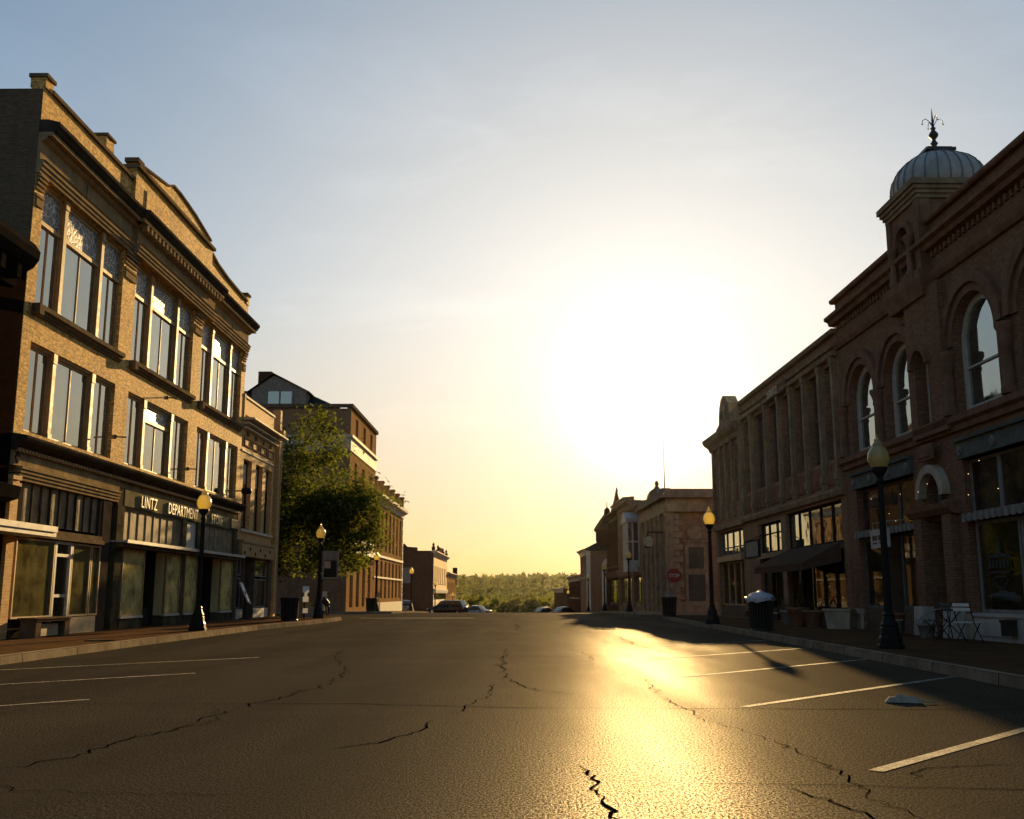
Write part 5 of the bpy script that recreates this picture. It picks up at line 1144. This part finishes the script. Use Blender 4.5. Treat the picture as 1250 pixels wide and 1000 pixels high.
# ------------------------------------------------------------------ signs and small street things
S = empty('stop_sign', (8.55, 54.3, 0.1), 0, 'red octagonal stop sign at the right street corner', 'road sign')
m = MB(); m.tube([(0, 0, 0), (0, 0, 2.45)], .03, 8); m.build('post', 'frame_grey', S)
m = MB(); P = [(.39*cos(rad(22.5+45*k)), 2.1+.39*sin(rad(22.5+45*k))) for k in range(8)]; m.prism_y(P[::-1], -.05, -.035); pl = m.build('plate', 'redsign', S)
o = lettering('stop_letters', 'STOP', .26, .004, .9, 'white', pl, (0, -.056, 2.01), 'CENTER')
S = empty('stacked_sign_post', (-8.95, 44.6, .15), rad(84), 'short post carrying three small white plates at the left corner', 'sign')
m = MB(); m.tube([(0, 0, 0), (0, 0, 1.35)], .03, 6); m.build('post', 'frame_dark', S)
for z0, z1, w in ((1.15, 1.42, .42), (.75, .98, .40), (.28, .48, .36), (.98, 1.15, .2)): bx('plate', 'white', S, -w, w, -.05, -.03, z0, z1)
S = empty('leaning_board', (-11.75, 45.6, .15), pi/2-LA, 'white notice board leaning over at the narrow store doorway', 'board')
m = MB(); m.add([(-.02, -.12, .75), (.5, -.12, .65), (.22, .22, 1.55), (-.30, .22, 1.62), (-.02, -.08, .73), (.5, -.08, .63), (.22, .26, 1.53), (-.30, .26, 1.6)], [(0, 1, 2, 3), (7, 6, 5, 4), (0, 4, 5, 1), (1, 5, 6, 2), (2, 6, 7, 3), (3, 7, 4, 0)]); m.build('board', 'white', S)
m = MB(); m.tube([(0, 0.03, 0), (0, .03, 1.2)], .03, 6); m.box(-.2, .2, -.15, .2, 0, .05); m.build('stand', 'frame_dark', S)
def bench(name, loc, rz, label, w=1.9, mat='wood', block=False):
    b = empty(name, loc, rz, label, 'bench')
    m = MB(); m.box(-w/2, w/2, -.22, .22, .40, .46); m.box(-w/2-.06, w/2+.06, -.25, .25, .46, .49); m.build('seat', mat, b)
    for x in (-w/2, w/2-.28): bx('leg', 'trim_brown', b, x, x+.28, -.2, .2, 0, .40)
    if block: bx('crate_front', 'board_beige', b, -.45, .5, -.1, .1, .03, .33)
    return b
bench('pavement_bench', (-11.95, 26.6, .15), pi/2-LA, 'low wooden bench against the left shop window', 1.9, 'trim_brown', True)
def planter(name, loc, s, label, mat='pot', shrub=True, cat='planter', square=False, h=.5):
    p = empty(name, loc, random.uniform(0, 3), label, cat, 'pots and planters on the pavements')
    m = MB()
    if square: m.taper(-.28*s, .28*s, -.28*s, .28*s, 0, h*s, -.05*s); m.box(-.36*s, .36*s, -.36*s, .36*s, h*s-.05*s, h*s)
    else: m.lathe([(.2*s, 0), (.22*s, .03*s), (.3*s, h*s-.08*s), (.35*s, h*s-.06*s), (.35*s, h*s), (.29*s, h*s), (.27*s, h*s-.06*s), (0, h*s-.06*s)], n=18)
    m.build('pot', mat, p)
    if shrub:
        m = MB(); leaves(m, 140, lambda: (random.gauss(0, .17*s), random.gauss(0, .17*s), h*s+abs(random.gauss(.14, .14))*s), .075*s); m.build('foliage', 'shrub', p)
    return p
def leaves(m, n, pos, size):
    for _ in range(n):
        x, y, z = pos(); a, b = random.uniform(0, 2*pi), random.uniform(-.9, .9); l = size*random.uniform(.6, 1.4); w = l*.5
        ux, uy, uz = cos(a)*cos(b), sin(a)*cos(b), sin(b); vx, vy = -sin(a), cos(a)
        m.add([(x, y, z), (x+ux*l*.5+vx*w*.5, y+uy*l*.5+vy*w*.5, z+uz*l*.5+.1*l), (x+ux*l, y+uy*l, z+uz*l), (x+ux*l*.5-vx*w*.5, y+uy*l*.5-vy*w*.5, z+uz*l*.5+.1*l)], [(0, 1, 2, 3)])
def rpos(s, out): return (RX+sin(RA)*s-out, cos(RA)*s, .15)
planter('stone_planter', rpos(32.9, .55), 1.25, 'square stone planter by the brick pier between the two right shops', 'stone', False, square=True)
planter('flower_pot', rpos(34.6, .9), 1.1, 'wide dark planter of shrubs under the near end of the awning', 'pot')
planter('flower_pot', rpos(35.9, 1.0), 1.25, 'wide terracotta planter of shrubs under the middle of the awning', 'pot')
planter('flower_pot', rpos(37.4, .9), 1.0, 'grey planter of shrubs under the awning beside the wheel', 'pot_grey')
planter('flower_pot', rpos(44.2, .6), .8, 'small planter beside the far striped window', 'pot')
planter('flower_pot', rpos(28.05, .75), .95, 'broad shallow pot on the pavement by the pale door plinth', 'pot', False, h=.6)
planter('flower_pot', rpos(27.2, 1.05), .6, 'small pale pot in front of the pale door plinth', 'pot_grey', False, h=.7)
planter('flower_pot', rpos(25.75, .85), .7, 'small pale pot with a dark plant between the door plinths', 'pot_grey', True)
W_ = empty('cart_wheel_ornament', rpos(38.6, .75), pi/2, 'old wooden cart wheel leaning by the planters on the right', 'ornament')
m = MB(); n = 24; m.tube([(.42*cos(2*pi*k/n), 0, .44+.42*sin(2*pi*k/n)) for k in range(n+1)], .03, 6); m.build('rim', 'wood', W_)
m = MB(); [m.tube([(0, 0, .44), (.4*cos(2*pi*k/10), 0, .44+.4*sin(2*pi*k/10))], .016, 5) for k in range(10)]; m.build('spoke', 'wood', W_)
# striped deck chair and bench by the far shop
D_ = empty('slatted_deck_chair', rpos(40.6, .95), 1.2, 'pale striped slatted chair between bin and planters', 'chair')
m = MB()
for k in range(6): m.box(-.28, .28, .02+.065*k, .05+.065*k, .36+.11*k, .41+.11*k)
m.build('backrest', 'white', D_); bx('seat', 'frame_pale', D_, -.3, .3, -.5, .05, .33, .38)
for x in (-.28, .24): m = MB(); m.tube([(x, -.5, 0), (x, .1, .5), (x, .42, 1.0)], .022, 5); m.tube([(x, -.45, .36), (x, .3, 0)], .022, 5); m.build('leg', 'wood', D_)
def ftable():
    T = empty('folding_cafe_table', rpos(24.1, 1.0), .3, 'round dark folding cafe table by the pale bulkhead', 'table')
    m = MB(); m.lathe([(.3, .69), (.31, .70), (.31, .72), (.30, .73)], n=20); m.build('tabletop', 'iron_green', T)
    for sx in (-1, 1):
        m = MB(); m.tube([(sx*.26, -.22, 0), (-sx*.2, .18, .70)], .012, 5); m.tube([(sx*.26, .22, 0), (-sx*.2, -.18, .70)], .012, 5); m.build('leg', 'black', T)
ftable()
def fchair(loc, rz, label, mat):
    T = empty('folding_cafe_chair', loc, rz, label, 'chair', 'folding cafe chairs')
    m = MB(); [m.box(-.2, .2, -.2+.075*k, -.14+.075*k, .44, .46) for k in range(6)]; m.build('seat', mat, T)
    m = MB(); [m.box(-.2, .2, .235+.02*k, .25+.02*k, .70+.1*k, .77+.1*k) for k in range(2)]; m.build('backrest', mat, T)
    for x in (-.2, .2): m = MB(); m.tube([(x, -.22, 0), (x, .12, .44), (x, .27, .88)], .012, 5); m.tube([(x*.9, .25, 0), (x*.9, -.18, .45)], .012, 5); m.build('leg', 'black', T)
    return T
fchair(rpos(24.9, .95), -1.3, 'blue grey folding cafe chair beside the pale door plinth', 'trim_green'); fchair(rpos(23.25, .95), 2.2, 'pale slatted folding cafe chair in front of the pale bulkhead', 'white')
bx0 = MB(); bx0.box(-.15, .15, -.1, .1, 0, .35); bx0.box(-.17, .17, -.12, .12, .3, .36); o = bx0.build('utility_box', 'trim_dark'); o.location = (rpos(23.0, .16)[0], rpos(23.0, .16)[1], .3); tag(o, 'small dark box on the pale bulkhead beside the white chair', 'box')
# paper litter on the road
m = MB(); nx, ny = 9, 5; random.seed(11)
m.add([(-.2+.4*i/(nx-1), -.09+.18*j/(ny-1), (.006 if j in (0, ny-1) or i in (0, nx-1) else .03+.06*random.random())) for j in range(ny) for i in range(nx)], [(j*nx+i, j*nx+i+1, (j+1)*nx+i+1, (j+1)*nx+i) for j in range(ny-1) for i in range(nx-1)], False)
m.tube([(.2, 0, .03), (.28, -.05, .02), (.33, -.02, .015)], .012, 5)
o = m.build('crumpled_paper', 'paper'); o.location = (4.45, 11.95, .003); o.rotation_euler = (0, 0, -.35); tag(o, 'crumpled pale paper litter lying on the road in the shadow', 'litter')
m = MB(); m.add([(-.3, -.12, 0.0), (.3, -.1, 0), (.33, .1, 0), (-.28, .12, 0), (-.3, -.12, .02), (.3, -.1, .03), (.33, .1, .02), (-.28, .12, .03)], [(4, 5, 6, 7), (0, 1, 5, 4), (1, 2, 6, 5), (2, 3, 7, 6), (3, 0, 4, 7)]); o = m.build('grate_cover', 'iron_green'); o.location = (-9.6, 24.2, .152); tag(o, 'dark flat iron cover on the left pavement near the bench', 'cover')
# traffic-side oddments at the far left corner
C_ = empty('parked_motorcycle', (-11.2, 62.0, 0.02), .4, 'parked dark motorcycle with bright mirror past the left corner', 'motorcycle')
for y in (-.7, .7):
    m = MB(); n = 18; m.tube([(0, y+.27*cos(2*pi*k/n), .3+.27*sin(2*pi*k/n)) for k in range(n+1)], .06, 6); w = m.build('wheel', 'rubber', C_); h = MB(); h.tube([(-.07, y, .3), (.07, y, .3)], .1, 10); h.build('hub', 'alum', w)
m = MB(); m.tube([(0, -.6, .5), (0, -.2, .72), (0, .1, .85), (0, .35, .8)], [.1, .17, .19, .12], 8); m.build('tank', 'carblack', C_)
m = MB(); m.tube([(0, -.95, .62), (0, -.5, .74), (0, -.1, .72)], [.08, .14, .1], 8); m.build('seat', 'black', C_)
m = MB(); m.box(-.15, .15, -.3, .25, .25, .6); m.build('engine', 'alum', C_)
m = MB(); m.tube([(0, .7, .3), (0, .45, 1.0)], .04, 6); m.tube([(-.35, .3, 1.05), (0, .42, 1.0), (.35, .3, 1.05)], .018, 6); m.build('fork', 'black', C_)
m = MB(); m.lathe([(.0, 0), (.12, .03), (.12, .12), (0, .14)], (0, .5, .85), 12); m.build('headlight', 'white_light', C_)
m = MB(); m.box(-.2, .2, .46, .5, 1.05, 1.38); m.build('windscreen', 'white', C_)
for k, (x, y, lab) in enumerate(((-10.6, 48.8, 'low shrub in a grey tub at the left corner beside the lamp'), (-9.9, 49.6, 'low shrub in a grey tub nearest the left kerb corner'))): planter('corner_planter', (x, y, .15), .9, lab, 'pot_grey', True, square=True)
# ------------------------------------------------------------------ cars (seen small, over the crest)
def car(name, loc, rz, label, paint_, h=1.45, l=4.5, w=1.8, suv=False):
    c = empty(name, loc, rz, label, 'car', 'cars parked at the far end of the street'); k = h/1.45
    def loft(secs, mat, nm, par):
        m = MB(); n = 12; vs = []
        for x, hw, z0, z1, r in secs:
            ring_ = [(-hw, z0), (-hw*1.02, z0+(z1-z0)*.35), (-hw, z0+(z1-z0)*.7), (-hw*.93, z1-r*.3), (-hw*.8, z1), (-hw*.3, z1+r*.3), (hw*.3, z1+r*.3), (hw*.8, z1), (hw*.93, z1-r*.3), (hw, z0+(z1-z0)*.7), (hw*1.02, z0+(z1-z0)*.35), (hw, z0)]
            vs += [(x, y, z) for y, z in ring_]
        m.add(vs, [(i*n+j, i*n+(j+1) % n, (i+1)*n+(j+1) % n, (i+1)*n+j) for i in range(len(secs)-1) for j in range(n)], True)
        m.add(vs[:n], [tuple(range(n))]); m.add(vs[-n:], [tuple(range(n))[::-1]]); return m.build(nm, mat, par)
    H = l/2; bt = .92*k if suv else .85*k
    loft([(-H, w*.40, .42, bt*.82, .05), (-H+.12, w*.46, .30, bt*.97, .08), (-H+.8, w*.5, .24, bt, .08), (0, w*.5, .22, bt, .06), (H-1.1, w*.5, .24, bt, .08), (H-.25, w*.46, .30, bt*.83, .08), (H, w*.36, .42, bt*.66, .05)], paint_, 'body', c)
    back = -H+.12 if suv else -H+.75
    loft([(back, w*.42, bt-.05, bt+.02, .02), (back+(.25 if suv else .65), w*.40, bt-.05, h-.04, .06), (0.1, w*.41, bt-.05, h, .06), (.55, w*.40, bt-.05, h-.05, .06), (H-1.25, w*.43, bt-.05, bt+.02, .02)], 'glass_dim', 'cabin_glass', c)
    loft([(back+(.3 if suv else .75), w*.37, h-.06, h-.01, .05), (.1, w*.385, h-.03, h+.02, .05), (.5, w*.36, h-.07, h-.03, .05)], paint_, 'roof', c)
    for sx in (-H+.85, H-.9):
        for sy in (-1, 1):
            m = MB(); n = 18; r = .33*k; prof = [(r*.6, -.11), (r*.95, -.11), (r, -.06), (r, .06), (r*.95, .11), (r*.6, .11)]; vs = [(sx+q*cos(2*pi*j/n), sy*(w/2-.1)+t, r+q*sin(2*pi*j/n)) for q, t in prof for j in range(n)]
            m.add(vs, [(i*n+j, i*n+(j+1) % n, (i+1)*n+(j+1) % n, (i+1)*n+j) for i in range(5) for j in range(n)], True); wh = m.build('wheel', 'rubber', c)
            g = MB(); P = [(sx+r*.62*cos(2*pi*j/n), r+r*.62*sin(2*pi*j/n)) for j in range(n)]; g.prism_y(P[::-1], sy*(w/2-.1)-.1, sy*(w/2-.1)+.1); g.build('rim', 'alum', wh)
    for sy in (-1, 1):
        bx('headlight', 'white_light', c, H-.16, H-.01, sy*w*.33-.16, sy*w*.33+.16, .56*k, .68*k); bx('tail_light', 'tail_light', c, -H-.005, -H+.15, sy*w*.36-.12, sy*w*.36+.12, .62*k, .78*k); bx('mirror', paint_, c, .55, .72, sy*w*.56-.07, sy*w*.56+.07, bt, bt+.14)
    bx('bumper', 'trim_dark', c, H-.1, H+.05, -w*.4, w*.4, .32, .46); bx('bumper', 'trim_dark', c, -H-.05, -H+.1, -w*.42, w*.42, .34, .5)
    return c
car('parked_suv', (-8.0, 128, zr(128)), rad(158), 'black suv parked at an angle at the far left kerb', 'carblack', 1.78, 4.9, 1.9, True)
car('parked_sedan', (-5.0, 140, zr(140)), rad(150), 'silver sedan parked in front of the forest right of the black suv', 'carsilver', 1.45, 4.4)
car('parked_sedan', (4.9, 150, zr(150)), rad(35), 'dark car parked at the far right kerb over the crest', 'carblack', 1.5, 4.5)
car('parked_sedan', (7.4, 146, zr(146)), rad(40), 'dark red car parked nearest the right far shops', 'cardark', 1.45, 4.4)
car('parked_suv', (-12.6, 121, zr(121)), rad(100), 'grey car in the left side street before the crested shop', 'carsilver', 1.6, 4.6, 1.8, True)
# ------------------------------------------------------------------ street tree
def street_tree(loc, label):
    T = empty('street_tree', loc, 0, label, 'tree'); random.seed(21)
    m = MB(); tips = []
    def limb(p, d, L_, r, lev):
        P = [p]; R_ = [r]; n = 5
        for i in range(n):
            d = tuple(a+random.gauss(0, .13) for a in d); q = math.sqrt(sum(a*a for a in d)); d = tuple(a/q for a in d); d = (d[0], d[1], d[2]+.03)
            p = tuple(p[j]+d[j]*L_/n for j in range(3)); P.append(p); R_.append(max(.008, r*(1-.62*(i+1)/n)))
        m.tube(P, R_, 7 if lev < 2 else 5)
        if lev >= 2: tips.extend(P[2:])
        if lev < 3:
            for k in range(4 if lev else 7):
                t = random.uniform(.4, 1) if lev else random.uniform(.35, 1); i = min(n-1, int(t*n)); a = random.uniform(0, 2*pi); e = random.uniform(.15, .9)
                limb(P[i], (cos(a)*cos(e), sin(a)*cos(e), sin(e)), L_*random.uniform(.48, .7), R_[i]*.62, lev+1)
    limb((0, 0, 0), (.05, 0, 1), 5.6, .2, 0)
    m.build('trunk', 'bark', T)
    f = MB(); random.seed(5)
    base = [t for t in tips if t[2] > 2.0]
    CR = [(0, 0, 5.6, 3.0, 3.2), (-1.2, .5, 7.3, 2.6, 2.2), (.6, -.3, 8.6, 2.3, 1.9), (-.2, .3, 10.0, 1.7, 1.5), (2.2, .5, 5.2, 1.9, 1.7), (-2.2, -.4, 4.9, 1.9, 2.2), (1.6, -.6, 6.9, 1.8, 1.5), (.4, .2, 3.6, 2.7, 1.4), (3.0, .2, 4.2, 1.3, .9), (-1.8, 0, 3.6, 2.0, 1.4), (-.6, .2, 11.2, 1.3, 1.0), (-2.0, 0, 8.6, 1.5, 1.6), (-2.6, 0, 6.3, 1.5, 1.8), (-1.9, .2, 2.9, 1.7, .9), (.9, .1, 3.0, 1.9, .8)]
    clumps = []
    for _ in range(860):
        if random.random() < .45 and base: t = random.choice(base); clumps.append(tuple(a+random.gauss(0, .25) for a in t))
        else:
            cx, cy, cz, rr, rz_ = random.choice(CR); u = [random.gauss(0, 1) for _ in range(3)]; q = math.sqrt(sum(a*a for a in u)); r_ = random.uniform(.55, 1.03); clumps.append((cx+u[0]/q*rr*r_, cy+u[1]/q*rr*r_, cz+u[2]/q*rz_*r_))
    for c in clumps:
        if c[2] < 1.9: continue
        s = random.uniform(.26, .55)
        leaves(f, random.randint(18, 30), lambda: (c[0]+random.gauss(0, s), c[1]+random.gauss(0, s), c[2]+random.gauss(0, s*.6)), .31)
    f.build('crown', 'leaf', T); return T
street_tree((-11.6, 61.0, .1), 'leafy green street tree in front of the tall corner block')
# ------------------------------------------------------------------ forest beyond the town
def forest():
    rng = np.random.default_rng(4); pts = []
    y = 285.
    while y < 1300:
        sp = 6.5+y*.0055; x = -(55+.16*y)
        while x < 55+.16*y:
            px, py = x+rng.normal(0, sp*.33), y+rng.normal(0, sp*.33)
            if abs(px) > 16 or y > 360: pts.append((px, py, ground_h(px, py)))
            x += sp
        y += sp*.9
    V = []; MI = []; n = 0
    for px, py, pz in pts:
        hgt = rng.uniform(7, 13.5)*(1.0 if py > 360 else .8); rad_ = hgt*rng.uniform(.28, .42); k = 110 if py < 600 else 70
        u = rng.normal(size=(k, 3)); u /= np.linalg.norm(u, axis=1)[:, None]; r = rng.uniform(.55, 1.05, (k, 1)); c = u*r*np.array([rad_, rad_, hgt*.40])*(1+.25*np.sin(u[:, :1]*5+px))+np.array([px, py, pz+hgt*.58])
        s = (hgt*.085*rng.uniform(.6, 1.5, (k, 1))); a = rng.normal(size=(k, 3)); a /= np.linalg.norm(a, axis=1)[:, None]; b = np.cross(a, rng.normal(size=(k, 3))); b /= np.linalg.norm(b, axis=1)[:, None]
        V.append(np.stack([c-a*s-b*s*.6, c+a*s-b*s*.6, c+a*s+b*s*.6, c-a*s+b*s*.6], 1).reshape(-1, 3)); n += k; MI.append(np.full(k, rng.choice(3, p=(.5, .3, .2)), dtype=np.int32))
    V = np.concatenate(V); me = bpy.data.meshes.new('forest'); me.vertices.add(len(V)); me.vertices.foreach_set('co', V.ravel().astype(np.float32))
    me.loops.add(4*n); me.loops.foreach_set('vertex_index', np.arange(4*n, dtype=np.int32)); me.polygons.add(n); me.polygons.foreach_set('loop_start', np.arange(0, 4*n, 4, dtype=np.int32)); [me.materials.append(M[q]) for q in ('forest', 'forest_dark', 'forest_light')]; me.polygons.foreach_set('material_index', np.concatenate(MI)); me.update(calc_edges=True)
    o = bpy.data.objects.new('forest', me); C.objects.link(o); struct(o, 'stuff')
forest()
# ------------------------------------------------------------------ the air
HAZE = True
if HAZE:
    m = MB(); m.box(-420, 420, -45, 1400, -25, 62); t = NT('sunlit haze'); v = t.n('ShaderNodeVolumePrincipled'); v.inputs['Color'].default_value = (.96, .93, .86, 1); v.inputs['Density'].default_value = .000008; v.inputs['Anisotropy'].default_value = .9
    t.l(v.outputs[0], t.out.inputs['Volume']); struct(m.build('haze', t.m), 'stuff')
